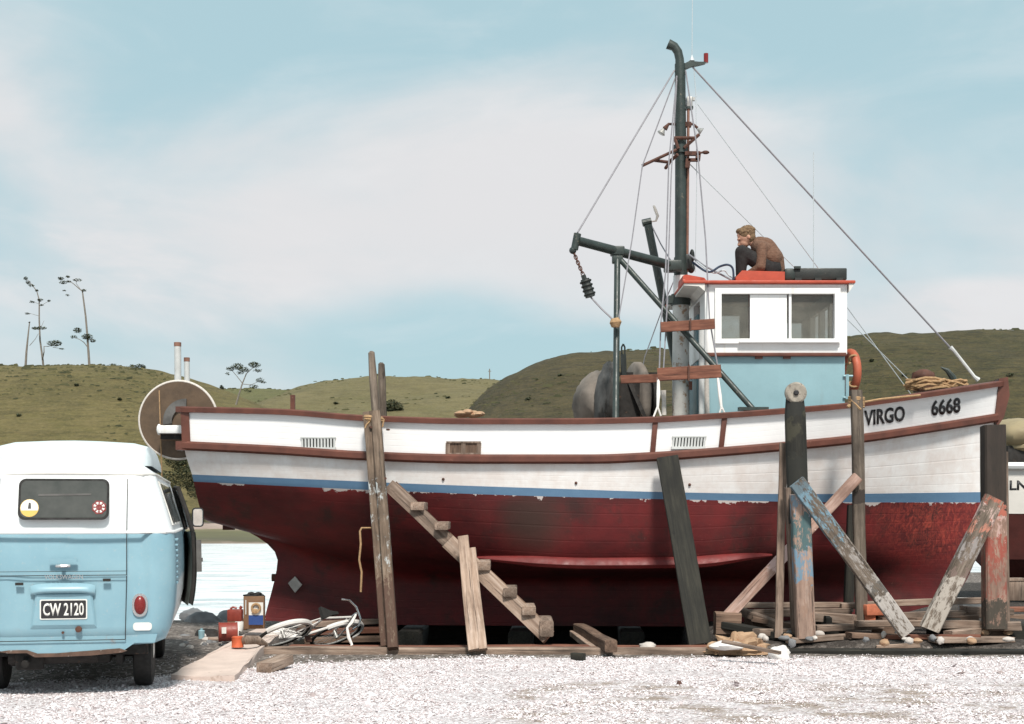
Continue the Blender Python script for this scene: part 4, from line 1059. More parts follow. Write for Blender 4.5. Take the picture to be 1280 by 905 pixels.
# ratline boards and the two starboard shrouds
SA = hullpt(t_at(822, 0), 0, -1, -.03)+Vector((0, 0, .08)); SB = hullpt(t_at(905, 0), 0, -1, -.03)+Vector((0, 0, .08))
def sY(py): # depth of the shroud plane at a picture row
    return 16.75+(YC-.1-16.75)*min(1, max(0, (520-py)/430.))
def wire(pts, r, mat, name='rigging_wire', sub=1):
    if name == 'hose':      # hang in smooth loops
        q = []; pts = [pts[0]]+list(pts)+[pts[-1]]
        for i in range(1, len(pts)-2):
            for k in range(7):
                u = k/7; a, p1, p2, d = pts[i-1:i+3]; q.append(.5*((2*p1)+(p2-a)*u+(2*a-5*p1+4*p2-d)*u*u+(3*p1-a-3*p2+d)*u**3))
        pts = q+[pts[-1]]
    b = B(); b.tube(pts, r, 6); o = b.build(name, mat, boat); return o
wire([P(843, 88, YC), BE+Vector((0, 0, .1))], .010, 'wire')
wire([P(846, 92, YC), P(803, 207, YC-.3), P(790, 300, 17.6), P(773, 400, 17.1)], .009, 'wire')
wire([P(846, 95, YC-.05), P(836, 203, sY(203)), P(832, 340, sY(340)), P(826, 405, sY(405)), P(824, 468, sY(468))], .010, 'wire')
wire([P(846, 100, YC-.05), P(839, 220, sY(220)), P(833.5, 390, sY(390)), P(829, 468, sY(468))], .009, 'wire')
wire([P(857, 88, YC-.05), P(872, 190, sY(190)), P(882, 300, sY(300)), P(887, 400, sY(400)), P(894, 440, sY(440)), P(899, 470, sY(470))], .010, 'wire')
b = B(); b.tube([P(823, 472, 16.85), P(823, 492, 16.8), P(822, 512, 16.75)], [.016, .024, .014], 8); b.tube([P(822, 508, 16.75), P(817, 521, 16.72)], .012, 6); b.tube([P(822, 508, 16.75), P(826, 520, 16.75)], .012, 6); b.build('turnbuckle', 'white_cloth', boat)
b = B(); b.tube([P(830, 519, 17.1), P(830, 500, 17.1), P(829, 488, 17.1)], [.03, .025, .035], 8); b.build('turnbuckle', 'rope_pale', boat)
b = B(); b.tube([P(897, 470, 16.8), P(900, 495, 16.75), P(902, 512, 16.7)], [.014, .022, .014], 8); b.tube([P(902, 508, 16.7), P(899, 518, 16.7)], .011, 6); b.tube([P(902, 508, 16.7), P(906, 517, 16.7)], .011, 6); b.build('turnbuckle', 'white_cloth', boat)
timber('ratline_board', P(826, 409.5, 17.0), P(893, 405, 17.0), .035, .12, 'wood_red', boat, up=(0, 0, 1), seed=3)
timber('ratline_board', P(822, 468.5, 16.85), P(901, 464, 16.8), .04, .155, 'wood_red', boat, up=(0, 0, 1), seed=4)
timber('deck_board', P(776, 474.5, 17.3), P(823, 472.5, 17.3), .04, .10, 'wood_red', boat, up=(0, 0, 1), seed=5)
b = B()
for x, y, h in ((863, 406, 8), (861, 466, 10)): b.bar(P(x, y-h, 16.78 if y > 450 else 16.95), P(x, y+h, 16.78 if y > 450 else 16.95), .02, .02, up=(0, 1, 0))
b.box(P(863, 482, 16.95), (.04, .04, .1)); b.build('board_clamp', 'rust', boat)
# stays
wire([P(866, 84, YC), P(1190, 437, YC-.05)], .012, 'wire')
b = B(); b.tube([P(1188, 434, YC-.05), P(1193, 439, YC-.05), P(1218, 471, YC-.05), P(1223, 475, YC-.05)], [.03, .022, .022, .035], 8); b.build('forestay_bar', 'pipe_light', boat)
wire([P(872, 130, YC), hullpt(t_at(1185, 0), 0, 1, -.03)+Vector((0, 0, .06))], .006, 'wire_pale')
wire([P(862, 205, YC), hullpt(t_at(1195, 0), 0, 1, -.03)+Vector((0, 0, .06))], .006, 'wire_pale')
wire([P(1017, 352, 18.2), P(1017, 190, 18.2)], .006, 'wire_pale', 'whip_antenna')
wire([P(867, 80, YC), P(870, 120, YC), P(871, 225, YC), P(869, 340, YC)], .005, 'wire_pale')
wire([P(845, 345, 19), P(832, 375, 19), P(806, 446, 19.2), P(795, 500, 19.2)], .008, 'wire')
wire([P(738, 371, 17.2), P(752, 386, 17.1), P(768, 401, 17.05)], .011, 'wire')
wire([P(814, 281, 19.3), P(826, 305, 19.2), P(842, 332, 18.5)], .009, 'wire')
wire([P(861, 318, YC-.1), P(880, 332, 17.9), P(905, 345, 17.7), P(918, 352, 17.6)], .012, 'wire')
wire([P(866, 328, YC-.1), P(885, 340, 17.7), P(900, 333, 17.65), P(910, 331, 17.6), P(916, 336, 17.6), P(917, 350, 17.6)], .014, 'navy', 'hose')
wire([P(866, 322, YC-.1), P(876, 331, 17.9), P(892, 341, 17.7), P(905, 338, 17.7), P(912, 345, 17.7), P(925, 352, 17.6)], .010, 'wire_pale', 'hose')

# deck winch and canvas cover amidships
b = B(); cx = 1.35
b.ball((0, 0, 0), (1, 1, 1), 36)
for v in b.bm.verts:
    k = 1+.10*noise.noise(v.co*1.4)+.10*abs(noise.noise(v.co*3.2+Vector((4, 0, 2)))); v.co = Vector((v.co.x*.27*k, v.co.y*.5*k, v.co.z*.42*k*(1+.22*v.co.x)))+P(743, 506, YC+.1)
b.build('winch_cover', 'canvas_tan', boat, ang=60)
b = B(); b.ball((0, 0, 0), (1, 1, 1), 36)
for v in b.bm.verts:
    k = 1+.22*abs(noise.noise(v.co*3.0+Vector((7, 0, 2))))+.12*abs(noise.noise(v.co*7)); v.co = Vector((v.co.x*.13*k+.05*v.co.z, v.co.y*.4*k, v.co.z*.42*k))+P(757, 497, YC-.35)
b.build('winch_cover', 'canvas', boat, ang=60)
b = B(); b.lathe([(.05, 0), (.47, 0), (.5, .03), (.5, .09), (.47, .12), (.16, .16), (.14, .3), (.05, .3)], P(802, 500, YC)+Vector((0, .1, 0)), (-1, -.2, 0), 28)
b.build('winch_drum', 'canvas_tan', boat, ang=50)
b = B(); b.lathe([(.2, 0), (.2, .55), (.3, .56), (.3, .6), (.05, .61)], P(760, 498, YC), (1, 0, 0), 20); b.box(P(780, 505, YC), (.42, .6, .5)); b.bar(P(787, 478, YC-.3), P(806, 522, YC-.4), .05, .05, up=(0, 1, 0)); b.bar(P(763, 478, YC-.3), P(760, 522, YC-.3), .08, .06, up=(0, 1, 0))
b.bar(P(756, 468, YC), P(822, 468, YC), .06, .05); b.build('winch_frame', 'chassis_black', boat)
b = B(); b.torus(P(761, 460, YC-.2), (0, 1, 0), .065, .012); b.tube([P(779, 430, 17.6), P(777, 434, 17.6), P(777, 442, 17.6), P(781, 444, 17.6), P(781, 434, 17.6), P(779, 430, 17.6)], .012, 6); b.tube([P(779, 443, 17.6), P(780, 470, 17.6)], .035, 8); b.build('shackle', 'black_paint', boat)

# stern net reel
RC = P(223, 525, 17.55)
def disc(name, Y, mat, rr=.475, edge='rope_pale'):
    c = Vector((RC.x, Y, RC.z)); b = B(); b.lathe([(rr, -.015), (rr, .015)], c, (0, 1, 0), 56); o = b.build(name, mat, boat, ang=40)
    b = B(); b.torus(c, (0, 1, 0), rr+.004, .018, 64, 8); e = b.build('flange_rim', edge, boat); e.parent = o; return o
fl = disc('reel_flange', 17.55, 'ply_brown'); disc('reel_flange', 18.25, 'ply_brown', .36)
b = B(); b.lathe([(.17, 0), (.17, .68)], (RC.x, 17.56, RC.z), (0, 1, 0), 24); b.build('reel_barrel', 'wood_brown', boat)
b = B(); c = Vector((RC.x+.1, 17.52, RC.z-.02)); n = 20; o1 = [c+Vector((math.cos(a)*.28, 0, math.sin(a)*.28)) for a in [R(88)+R(100)*i/n for i in range(n+1)]]; i1 = [c+Vector((math.cos(a)*.17, 0, math.sin(a)*.17)) for a in [R(88)+R(100)*i/n for i in range(n+1)]]
b.prism(o1+i1[::-1], (0, -.02, 0)); b.build('reel_guard', 'canvas', boat, smooth=False)
b = B(); b.bar(P(199, 537, 17.35), P(240, 537, 17.35), .14, .10, bev=.01); b.ball(P(199, 537, 17.33), (.03, .06, .07), 8); b.build('reel_arm', 'white_paint', boat)
b = B(); b.bar(P(202, 546, 17.42), P(240, 546, 17.42), .12, .06); b.bar(P(200, 539, 19.1), P(240, 539, 19.1), .14, .12); b.build('reel_bearing', 'chassis_black', boat)
b = B(); b.tube([P(199, 488, 17.47), P(200, 520, 17.45), P(202.5, 600, 17.5), P(203, 622, 17.6)], .007, 6); b.build('reel_cord', 'rope_tan', boat)
for x0, y0, w, Y in ((222, 428, 8.5, 19.3), (233.5, 447, 7, 19.4)):
    b = B(); r = w/2*Y/F; b.tube([P(x0+1, 540, Y), P(x0, y0+4, Y)], r, 14); o = b.build('stern_pole', 'pipe_light', boat)
    b = B(); b.tube([P(x0, y0+5, Y), P(x0, y0, Y)], r*1.06, 14); e = b.build('pole_cap', 'rust_pipe', boat); e.parent = o
# raised rail piece aft and a bollard on the port side
timber('hatch_coaming', P(272, 512, 18.0), P(392, 518, 18.0), .05, .06, 'wood_red', boat, up=(0, 0, 1), seed=8)
b = B(); b.box(P(366, 503, 19.4), (.06, .06, .2)); b.build('mooring_post', 'cap_brown', boat)
# fore deck: windlass
b = B(); b.ball(P(1154, 471, YC), (.14, .16, .10), 12); b.tube([P(1146, 487, YC), P(1147, 466, YC)], [.09, .07], 12); b.tube([P(1163, 487, YC), P(1161, 466, YC)], [.09, .07], 12); b.box(P(1155, 482, YC), (.2, .3, .16)); b.build('windlass', 'rust', boat)

# ------------------------------------------------------------------ loose things aboard
def coil(name, c, label, r0=.3, seed=1, mat='rope_tan', turns=7, rr=.018, hgt=.1, sy=.6):
    rn = random.Random(seed); b = B(); pts = []
    for i in range(turns*14):
        a = i/14*2*math.pi; r = r0*(.55+.45*rn.random()) if i % 3 == 0 else r0*.8
        pts.append(Vector(c)+Vector((r*math.cos(a)*1.2+rn.uniform(-.03, .03), r*math.sin(a)*sy, hgt*(i/(turns*14))+rn.uniform(-.02, .03))))
    b.tube(pts, rr, 6); o = b.build(name, mat); put(o, label, 'rope'); return o
coil('rope_coil', P(1160, 487, YC-.15), 'tangled tan rope heaped round the rusty windlass on the foredeck', .27, 3, hgt=.12)
coil('rope_coil', P(1192, 483, YC-.15), 'small rope bundle near the bow tip beside the anchor fluke', .16, 5, turns=4, hgt=.06)
b = B(); pts = [P(1176, 459, YC), P(1184, 463, YC), P(1191, 472, YC), P(1195, 484, YC)]; b.tube(pts, [.008, .03, .045, .03], 8); b.tube([P(1194, 484, YC), P(1172, 480, YC-.1)], .03, 8)
o = b.build('anchor', 'mast_green'); put(o, 'dark anchor with its curved fluke up on the foredeck near the bow', 'anchor')
rn = random.Random(3)
b = B()
for i in range(16): b.ball(P(rn.uniform(574, 600), rn.uniform(515, 519), 18.2)+Vector((0, rn.uniform(-.1, .1), 0)), (rn.uniform(.04, .09), .07, rn.uniform(.02, .045)), 8)
o = b.build('cloth_bundle', 'paper_tan'); put(o, 'crumpled brown and white bundle showing above the rail amidships', 'bundle')
b = B(); b.torus(P(1062, 466, 17.85), (1, .15, 0), .25, .052, 40, 12); lb = b.build('lifebuoy', 'lifebuoy_orange'); put(lb, 'orange lifebuoy seen edge-on against the front of the wheelhouse', 'lifebuoy')
b = B()
for a in (40, 140, 220, 320): b.torus(P(1062, 466, 17.85)+Vector((0, math.cos(R(a))*.25, math.sin(R(a))*.25)), (0, -math.sin(R(a)), math.cos(R(a))), .055, .012, 12, 6)
b.build('grab_rope', 'rope_tan', lb)
b = B(); b.tube([P(1078, 503, 16.9), P(1100, 499, 16.9), P(1150, 494, 17.2)], .014, 6); o = b.build('mooring_line', 'rope_tan'); put(o, 'thin tan line lying along the bow rail from the lashed prop', 'rope')

# ------------------------------------------------------------------ the person crouched on the wheelhouse roof
def fused(b, name, mat, parent=None, vox=.012, it=4):
    me = b.mesh(name, False); o = bpy.data.objects.new('tmp', me); C.objects.link(o)
    m = o.modifiers.new('r', 'REMESH'); m.mode = 'VOXEL'; m.voxel_size = vox; m.use_smooth_shade = True
    s = o.modifiers.new('s', 'SMOOTH'); s.iterations = it; s.factor = .5
    bpy.context.view_layer.update(); dg = bpy.context.evaluated_depsgraph_get()
    m2 = bpy.data.meshes.new_from_object(o.evaluated_get(dg)); bpy.data.objects.remove(o); bpy.data.meshes.remove(me)
    m2.name = name; m2.materials.clear(); m2.polygons.foreach_set('use_smooth', [True]*len(m2.polygons))
    return link(name, m2, mat, parent)
VEC = Vector
def person():
    Y0 = 17.98
    Vector = VEC
    def q(px, py, d=0): return P(px, py, Y0+d)
    t = thing('person', q(950, 350), 'person with tousled fair hair in a brown jumper crouching on the wheelhouse roof', 'person')
    b = B()   # body: skin, one mesh
    hc = q(932, 295); rot = Matrix.Rotation(R(-28), 3, 'Y')
    b.ball(hc, (.105, .082, .118), 20, rot)                      # skull
    fr = Matrix.Rotation(R(-30), 3, 'Y'); _V = Vector
    def Vector(v): return fr @ _V(v)
    b.ball(hc+Vector((-.055, 0, -.062)), (.062, .058, .07), 14, rot)   # jaw and face
    b.cap_(hc+Vector((-.098, 0, -.015)), hc+Vector((-.132, 0, -.052)), .012, .018, 8)   # nose
    b.ball(hc+Vector((-.10, 0, .002)), (.022, .05, .012), 8)     # brow
    b.ball(hc+Vector((-.112, 0, -.083)), (.014, .026, .008), 8); b.ball(hc+Vector((-.106, 0, -.098)), (.014, .024, .008), 8)  # lips
    b.ball(hc+Vector((-.094, 0, -.122)), (.024, .026, .02), 8)   # chin
    for s in (-1, 1): b.ball(hc+Vector((.012, s*.083, -.03)), (.022, .012, .034), 8, rot)   # ears
    Vector = _V
    b.cap_(hc+Vector((.03, 0, -.04)), q(948, 308), .052, .065)   # neck
    b.cap_(q(950, 309), q(957, 320), .11, .13); b.cap_(q(957, 320), q(962, 336), .13, .13)
    for s in (-1, 1):
        sh, el, wr = q(952, 309, s*.17), q(951, 334, s*.22), q(934, 343, s*.12)
        b.cap_(sh, el, .05, .042); b.cap_(el, wr, .04, .028)
        hd = wr+Vector((-.07, -s*.02, -.02)); b.cap_(wr, hd, .028, .036)
        for k in range(4):      # fingers curled down over the work
            bs = hd+Vector((-.015, (k-1.5)*.02, .0)); L = (.032, .038, .036, .028)[k]
            m_ = bs+Vector((-L*.9, 0, -.008)); e = m_+Vector((-L*.35, 0, -L*.8)); b.cap_(bs, m_, .0105, .0095, 7); b.cap_(m_, e, .0095, .0082, 7)
        b.cap_(wr+Vector((-.02, -s*.025, 0)), wr+Vector((-.055, -s*.055, -.02)), .013, .011, 7); b.cap_(wr+Vector((-.055, -s*.055, -.02)), wr+Vector((-.085, -s*.05, -.035)), .011, .009, 7)
        hp, kn, an = q(963, 337, s*.1), q(928, 315, s*.15), q(928, 344, s*.14)
        b.cap_(hp, kn, .07, .052); b.cap_(kn, an, .05, .04); b.cap_(an, q(918, 350, s*.15), .04, .03)
    fused(b, 'body', 'skin', t, .009, 2)
    b = B()   # jumper
    b.cap_(q(949, 307), q(956, 312), .115, .15); b.cap_(q(956, 312), q(964, 325), .155, .165); b.cap_(q(964, 325), q(967, 339), .165, .15)
    b.cap_(q(950, 309, -.12), q(950, 309, .12), .085, .085); b.cap_(q(955, 311, -.11), q(955, 311, .11), .09, .09); b.cap_(q(965, 322, -.08), q(965, 322, .08), .13, .13)
    b.torus(q(946.5, 305.5), (.6, 0, .55), .06, .02, 20, 8)
    for s in (-1, 1):
        sh, el, wr = q(952, 309, s*.17), q(951, 334, s*.22), q(936, 342, s*.13)
        b.cap_(sh, el, .075, .062); b.cap_(el, wr, .062, .042)
    for v in b.bm.verts: v.co += Vector((1, 1, 1))*.012*noise.noise(v.co*9)
    fused(b, 'jumper', 'jumper', t, .012, 2)
    b = B()   # trousers
    b.cap_(q(963, 336, -.06), q(963, 336, .06), .15, .15)
    for s in (-1, 1):
        hp, kn, an = q(963, 337, s*.1), q(927.5, 315, s*.15), q(926, 343, s*.14)
        b.cap_(hp, kn, .115, .085); b.cap_(kn, an, .088, .066)
    for v in b.bm.verts: v.co += Vector((1, 1, 1))*.012*noise.noise(v.co*8)
    fused(b, 'trousers', 'trousers', t, .012, 2)
    for s in (-1, 1):
        b = B(); b.cap_(q(927, 346, s*.15), q(918, 350.5, s*.16), .05, .038); b.box(q(922, 352, s*.155), (.2, .08, .02), bev=.008); fused(b, 'boot', 'boot', t, .01, 1)
    b = B(); rn = random.Random(2)   # hair: tousled mop
    hr = hc+Vector((.012, 0, .03)); b.ball(hr, (.118, .098, .095), 16, rot); b.ball(hc+Vector((.06, 0, -.02)), (.07, .085, .085), 12); b.ball(hc+Vector((-.075, 0, .06)), (.05, .075, .038), 10)
    for i in range(260):
        a, e = rn.uniform(0, 6.28), rn.uniform(-.1, 1.5); d = Vector((math.cos(a)*math.cos(e), math.sin(a)*math.cos(e), math.sin(e)))
        if d.x < -.3 and d.z < .25: continue
        p = hr+rot @ Vector((d.x*.115, d.y*.098, d.z*.092)); b.ball(p, rn.uniform(.007, .016), 6)
    fused(b, 'hair', 'hair', t, .006, 1)
    for s in (-1, 1):
        b = B(); b.ball(hc+fr @ Vector((-.104, s*.034, -.014)), (.008, .013, .007), 8); b.build('eye', 'ink_black', t)
person()

# ------------------------------------------------------------------ props and shores leaning on the hull
def Lp(p, q): return (Vector(p)-Vector(q)).length
def lean(px, py, gap=.07):     # a point just clear of the starboard side
    best = None
    for r in (0, 1, 2, 3, 4):
        t = t_at(px, r); p = hullpt(t, r)
        yy = HZ-(p.z-CH)*F/p.y
        if best is None or abs(yy-py) < best[0]: best = (abs(yy-py), p.y)
    return P(px, py, best[1]-gap)
wood('prop_silver', [(.05, .033, .022), (.125, .085, .058), (.23, .17, .125)], [(0, (.075, .038, .025), .6), (.85, None, 0), (.9, (.40, .42, .42), .44), (2.1, None, 0)], 3.9)
YB = 15.15
t = thing('prop', G(487, 811, .05), 'tall weathered double prop with a rounded pole top, lashed to the rail near the stern', 'prop')
timber('plank', G(482, 809, .06), P(459.5, 516, 16.55), .10, .07, 'prop_silver', t, seed=11)
timber('plank', G(491, 811, .06), P(470.5, 516, 16.52), .11, .10, 'prop_silver', t, seed=12)
timber('pole', P(472, 548, 16.6), P(464, 441, 16.6), .095, .095, 'wood_grey', t, seed=13, roundn=10)
b = B()
for i in range(5): b.torus(P(466.5, 521+i*1.4, 16.55), (.1, 0, 1), .105+.008*(i % 2), .013, 20, 6)
b.tube([P(462, 527, 16.44), P(458, 531, 16.42), P(456, 536, 16.42)], .01, 6); b.tube([P(475, 523, 16.44), P(480, 524, 16.45), P(478, 534, 16.44)], .01, 6)
b.build('lashing', 'rope_tan', t)
b = B()
for x, y in ((480, 598), (483, 658), (462, 534), (484, 537)): b.tube([P(x, y, 16.1 if y > 590 else 16.45), P(x+2, y, 16.0 if y > 590 else 16.35)], .014, 6)
b.torus(P(478, 622, 16.0), (0, 1, 0), .07, .012, 16, 6, a0=-1.2, a1=1.4); b.build('bolt', 'rust', t)
pp = timber('prop_pole', (P(481, 450, 20.1).x+.05, 20.3, -.3), P(477, 455, 20.1), .11, .11, 'wood_grey', None, seed=14, roundn=10); put(pp, 'shorter round-topped pole rising behind the stern rail next to the tall prop', 'prop')
b = B(); b.tube([P(466, 660, 15.9), P(452, 660, 15.8), P(450, 664, 15.8), P(451, 680, 15.8), P(449, 700, 15.8), P(452, 715, 15.8), P(451, 740, 15.8)], .012, 6); o = b.build('hanging_rope', 'rope_tan'); put(o, 'frayed rope end hanging beside the tall stern prop', 'rope')

# stepped plank ladder
t = thing('step_ladder', G(688, 803, .05), 'rough plank ramp with wooden step blocks nailed on, leaning at the stern quarter', 'ladder')
A0, A1 = P(686, 797, 15.3), P(486, 607, 16.05)
dd = (A1-A0)
nrm = Vector((.69, 0, .72))
timber('stringer', A0, A0+dd*.62, .05, .17, 'wood_pale', t, up=nrm, seed=21); timber('stringer', A0+dd*.60+Vector((0, .05, 0)), A1, .04, .15, 'wood_mid', t, up=nrm, seed=22)
timber('stringer', A0+Vector((0, .55, 0)), A1+Vector((0, .45, 0)), .05, .15, 'wood_brown', t, up=nrm, seed=23)
for i, (x, y) in enumerate(((683, 790), (661, 768), (637, 745), (604, 712), (552, 662), (522, 637))):
    k = (A0.x-P(x, y, 15.6).x)/(A0.x-A1.x); c = A0+dd*k; c = Vector((P(x, y, c.y).x, c.y, P(x, y, c.y).z+.04))
    timber('step', c+Vector((0, -.06, 0)), c+Vector((0, .62, 0)), .15, .09 if i else .17, 'wood_pale' if i % 2 else 'wood_mid', t, up=(0, 0, 1), seed=30+i)
t = thing('prop', G(597, 812, .05), 'short pale split double plank prop standing in front of the plank ladder', 'prop')
timber('plank', G(592.5, 813, .06), P(578.5, 671, 15.5), .115, .05, 'wood_pale', t, seed=41); timber('plank', G(602.5, 812, .06), P(588, 686, 15.5), .115, .055, 'wood_pale', t, seed=42)
b = B()
for x, y in ((581, 700), (585, 720), (590, 760), (597, 790)): b.ball(P(x, y, 15.25 if y > 740 else 15.38), .008, 6)
b.build('bolt', 'rust', t)
o = timber('prop_board', G(876, 806, .06), lean(834, 572, .16), .25, .07, 'wood_dark', seed=51, rough=.004); put(o, 'wide dark tarred board leaning under the rubbing strake amidships', 'prop')

# big pile with roller, thin board, crossed braces
wood('pile_tar', DARKW, [(0, (.014, .014, .011), .8), (.75, (.06, .052, .035), .35), (1.2, (.014, .014, .012), .85)], 1.9, stain=(.035, .032, .02))
wood('pile_painted', [(.2, .13, .1), (.34, .23, .18), (.46, .34, .28)], [(0, (.30, .19, .14), .45), (.62, (.13, .24, .33), .52), (.95, (.055, .12, .13), .6), (1.3, (.16, .25, .32), .5), (1.55, PINKP, .5)], 2.0)
t = thing('mooring_pile', P(1005, 797, 15.45), 'thick tarred pile topped by a round end disc, its foot a blue painted timber', 'pile')
timber('pile', P(999, 655, 15.45), P(993, 492, 15.7), .235, .2, 'pile_tar', t, seed=61, roundn=12)
timber('timber_foot', P(1007, 797, 15.4), P(1000, 618, 15.35), .20, .15, 'pile_painted', t, seed=62); timber('timber_foot', P(994, 794, 15.6), P(984, 610, 15.5), .06, .12, 'wood_mid', t, seed=63)
b = B(); b.lathe([(.04, -.02), (.1, -.025), (.118, -.01), (.118, .05), (.05, .055)], P(995, 491, 15.62), (0, 1, 0), 24); d = b.build('end_disc', 'disc_grey', t)
b = B(); b.lathe([(.018, 0), (.03, 0), (.03, -.02), (.018, -.03), (.005, -.03)], P(995, 491, 15.6), (0, 1, 0), 10); e = b.build('bolt', 'ink_black', t); e.parent = d
o = timber('prop_board', P(973, 798, 15.5), P(979, 554, 15.75), .085, .04, 'wood_mid', seed=64); put(o, 'narrow brown upright board just left of the big tarred pile', 'prop')
wood('brace_blue', GREYW, [(0, (.48, .44, .41), .58), (.5, (.13, .12, .11), .5), (.65, (.34, .31, .29), .5), (1.25, BLUEP, .52), (1.9, (.12, .17, .2), .56)], 2.4)
o = timber('brace', P(1134, 791, 15.42), P(996, 602, 15.2), .175, .09, 'brace_blue', seed=65); put(o, 'long blue and grey brace running down right from the tarred pile', 'brace')
wood('brace_pink', [(.26, .15, .11), (.40, .26, .21), (.55, .40, .35)], [(0, None, 0), (.45, (.30, .10, .07), .4), (.75, (.60, .43, .40), .62), (1.35, (.42, .27, .16), .3)], 2.3)
o = timber('brace', P(908, 772, 15.9), P(1072, 596, 16.2), .125, .07, 'brace_pink', seed=66); put(o, 'pinkish brace slanting up right behind the tarred pile', 'brace')
wood('prop_cap', GREYW, [(0, None, 0), (1.35, (.03, .022, .018), .75), (1.55, None, 0)], 2.7)
t = thing('prop', P(1077, 778, 16.2), 'slim grey prop with rope lashed round its rounded top, left of the painted name', 'prop')
timber('plank', P(1077, 778, 16.2), P(1070, 488, 16.40), .13, .09, 'prop_cap', t, seed=67)
b = B()
for i in range(7): b.torus(P(1070.5, 497+i*1.9, 16.44), (.05, .05*(i % 3-1), 1), .085, .013, 18, 6)
b.tube([P(1062, 506, 16.36), P(1060, 509, 16.35)], .02, 6); b.tube([P(1064, 500, 16.36), P(1076, 512, 16.34)], .014, 6); b.build('lashing', 'rope_tan', t)
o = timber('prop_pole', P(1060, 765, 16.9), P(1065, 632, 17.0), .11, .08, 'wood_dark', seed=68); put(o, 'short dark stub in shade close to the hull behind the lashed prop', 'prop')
wood('pile_red', [(.14, .09, .07), (.26, .16, .12), (.38, .25, .2)], [(0, (.05, .045, .035), .6), (.3, None, 0), (.32, (.25, .075, .055), .5), (.75, (.30, .07, .05), .54), (1.0, (.50, .34, .30), .48), (1.22, (.42, .12, .08), .5), (1.36, (.018, .015, .012), .95)], 2.15)
o = timber('pile', P(1243, 786, 15.75), P(1241, 532, 15.75), .235, .2, 'pile_red', seed=71); put(o, 'squared pile under the bow, tarred black above and smeared red below', 'pile')
o = timber('prop_board', P(1258, 790, 16.0), P(1256, 565, 16.2), .06, .05, 'wood_mid', seed=72); put(o, 'thin tan board standing just behind the right side of the red-smeared pile', 'prop')
wood('brace_red', GREYW, [(0, (.46, .41, .36), .55), (.62, (.20, .14, .12), .5), (.85, (.30, .27, .26), .55), (1.1, (.48, .20, .14), .5), (1.3, (.60, .42, .38), .52), (1.5, (.46, .13, .08), .48)], 2.0)
o = timber('brace', P(1162, 787, 15.45), P(1243, 622, 15.35), .20, .12, 'brace_red', seed=73); put(o, 'heavy brace with a red-smeared head slanting up to the pile under the bow', 'brace')
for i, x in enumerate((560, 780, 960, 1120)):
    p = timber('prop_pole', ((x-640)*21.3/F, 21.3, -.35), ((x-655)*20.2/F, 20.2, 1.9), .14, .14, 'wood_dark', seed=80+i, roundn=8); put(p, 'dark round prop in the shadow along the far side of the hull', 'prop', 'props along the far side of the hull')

# ------------------------------------------------------------------ sill beams, cribbing and loose timber
def lay(name, a, b_, w, h, mat, label, cat='plank', seed=0, group=None, up=(0, 0, 1), rough=.006):
    o = timber(name, a, b_, h, w, mat, None, up=up, seed=seed, rough=rough) if False else timber(name, a, b_, w, h, mat, None, up=up, seed=seed, rough=rough)
    put(o, label, cat, group); return o
def gp(px, py, z): return G(px, py, z)
lay('sill_beam', (-2.62, 15.12, .0), (2.2, 15.02, .0), .16, .13, 'wood_mid', 'long front sill beam edging the slipway just behind the gravel', 'beam', 1)
lay('sill_beam', (-2.4, 15.36, .0), (2.35, 15.27, .01), .24, .11, 'wood_red', 'broad reddish plank lying right behind the front sill beam', 'beam', 2)
lay('sill_beam', (2.0, 15.2, -.02), (6.0, 15.0, -.02), .22, .13, 'wood_dark', 'dark low beam under the right end of the slipway', 'beam', 3)
lay('plank', gp(330, 834, .05), gp(357, 824, .08), .16, .09, 'wood_pale', 'short pale timber offcut lying beside the bicycle', seed=4)
for i, (x0, x1, y0, y1, z, m_, lb_) in enumerate([
    (376, 474, 781, 776, .10, 'wood_pale', 'pale cribbing plank, topmost under the stern between bicycle and tall prop'),
    (372, 476, 791, 788, .02, 'wood_red', 'reddish cribbing plank under the pale one between bicycle and tall prop'),
    (380, 478, 801, 799, -.06, 'wood_brown', 'brown cribbing plank lowest under the stern')]):
    lay('plank', gp(x0, y0, z), gp(x1, y1, z), .16, .07, m_, lb_, seed=90+i)
lay('sill_beam', (-2.65, 19.15, -.14), (2.3, 19.1, -.14), .24, .46, 'wood_dark', 'long dark baulk added along the far side of the keel to block light', 'beam', 9)  # added beam: hides the lit ground behind the keel and blocks light there
